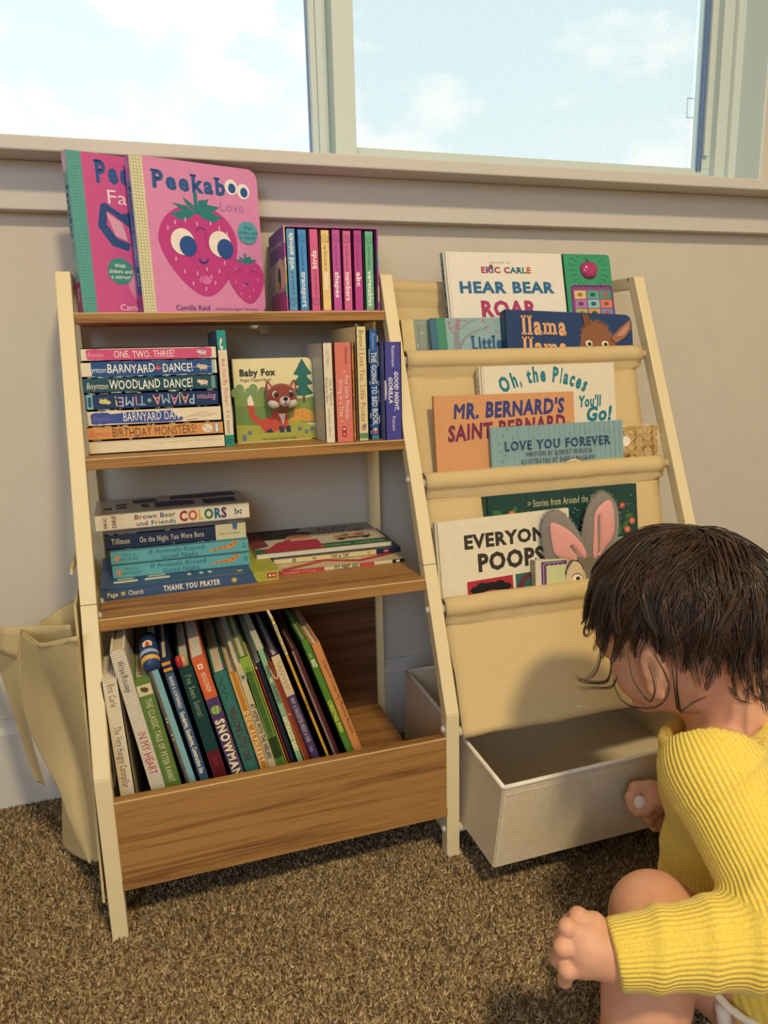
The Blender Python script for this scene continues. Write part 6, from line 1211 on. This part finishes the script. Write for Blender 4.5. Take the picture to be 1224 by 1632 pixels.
for c in range(NC):
    while True:
        d0 = nrm(rh.normal(size=3))
        if d0[2] > thr(d0) + .05: break
    ln_ = rh.uniform(.050, .092) * (0.8 if d0[0] > .4 else 1); lift = rh.uniform(.2, 1.6); sw = rh.normal() * .45; g0 = flow(d0, ln_, lift, rh.uniform(.05, .22), c, sw); kk = 15
    for s_ in range(kk):
        d1 = nrm(d0 + rh.normal(size=3) * .050)
        if d1[2] < thr(d1): d1 = d0
        g1 = flow(d1, ln_ * rh.uniform(.85, 1.05), lift + rh.uniform(-.15, .15), rh.uniform(.05, .2), c, sw); m_ = min(len(g1), len(g0)); g1 = g1[:m_]; wgt = (np.linspace(0, 1, m_) ** 1.3 * .72)[:, None]; pts = g1 * (1 - wgt) + g0[:m_] * wgt + rh.normal(size=3) * .0007
        strand(toworld(pts), rh.uniform(.00042, .00075), .00018)
def wisp(pp, t, nst=5, r_=.00042, spread=3.0):
    for s_ in range(nst):
        j = rh.normal(size=2) * spread; P_ = np.array([A(x + j[0] * (i / (len(pp) - 1)), y + j[1] * (i / (len(pp) - 1)), t[i] if isinstance(t, (list, tuple)) else t) for i, (x, y) in enumerate(pp)])
        m = len(P_); uu = np.linspace(0, m - 1, 16); Q = []
        for u in uu:
            k = min(int(u), m - 2); f = u - k; p0, p1, p2, p3 = P_[max(k - 1, 0)], P_[k], P_[k + 1], P_[min(k + 2, m - 1)]
            Q.append(.5 * (2 * p1 + (p2 - p0) * f + (2 * p0 - 5 * p1 + 4 * p2 - p3) * f * f + (3 * p1 - p0 - 3 * p2 + p3) * f ** 3))
        strand(np.array(Q), r_, .00014)
wisp([(948, 930), (936, 985), (930, 1008), (936, 1014), (946, 1002)], .755, 9)
wisp([(950, 970), (958, 1035), (950, 1070), (930, 1085)], .745, 8); wisp([(975, 1050), (968, 1085), (935, 1087), (920, 1080)], .735, 10); wisp([(985, 1070), (975, 1095), (945, 1098), (922, 1100)], .73, 7)
wisp([(972, 1050), (985, 1110), (1015, 1128), (1050, 1125), (1066, 1100), (1058, 1070), (1040, 1040)], [.715, .69, .665, .652, .648, .650, .652], 7, spread=2.0)
wisp([(1000, 1040), (1010, 1085), (1035, 1118), (1045, 1095), (1036, 1060)], [.678, .665, .655, .650, .650], 6, spread=2.0); wisp([(1068, 1040), (1075, 1095), (1082, 1133), (1105, 1120), (1125, 1112)], [.640, .640, .646, .650, .655], 7, spread=2.0)
wisp([(1080, 1030), (1078, 1090), (1083, 1130), (1088, 1136), (1118, 1136)], [.640, .640, .646, .648, .655], 5, spread=2.0)
for a0 in ((1180, 1060), (1195, 1070), (1165, 1070), (1208, 1060)):
    x, y = a0; wisp([(x - 10, y - 85), (x - 2, y - 20), (x + 6, y + 20), (x + 22, y + 46), (x + 44, y + 40), (x + 40, y + 22), (x + 26, y + 28)], .665, 7, spread=4)
    wisp([(x - 18, y - 75), (x - 10, y - 15), (x - 2, y + 22), (x + 10, y + 44), (x + 30, y + 52)], .66, 6, spread=4)
for x in range(1000, 1075, 12): wisp([(x, 872 - 14 * math.sin((x - 985) / 230 * 3.14)), (x + 14, 857 - 14 * math.sin((x - 985) / 230 * 3.14)), (x + 34, 848 - 8 * math.sin((x - 985) / 230 * 3.14)), (x + 52, 858)], .725, 2, r_=.0003, spread=6)
rel(np_mesh('hair', np.array(hv), np.array(hf_), [HAIR], smooth=True), child)
# ---- the white toy in the right hand
egg = MB(); egg.ball((0, 0, 0), (.0078, .0078, .0092), M('ebe6dc', rough=.35), 20, 14)
o = egg.build('toy_egg', smooth=True); o.location = at_t(1020, 1280, .851); tag(o, "small white egg shaped toy held in the toddler's right hand", 'toy')
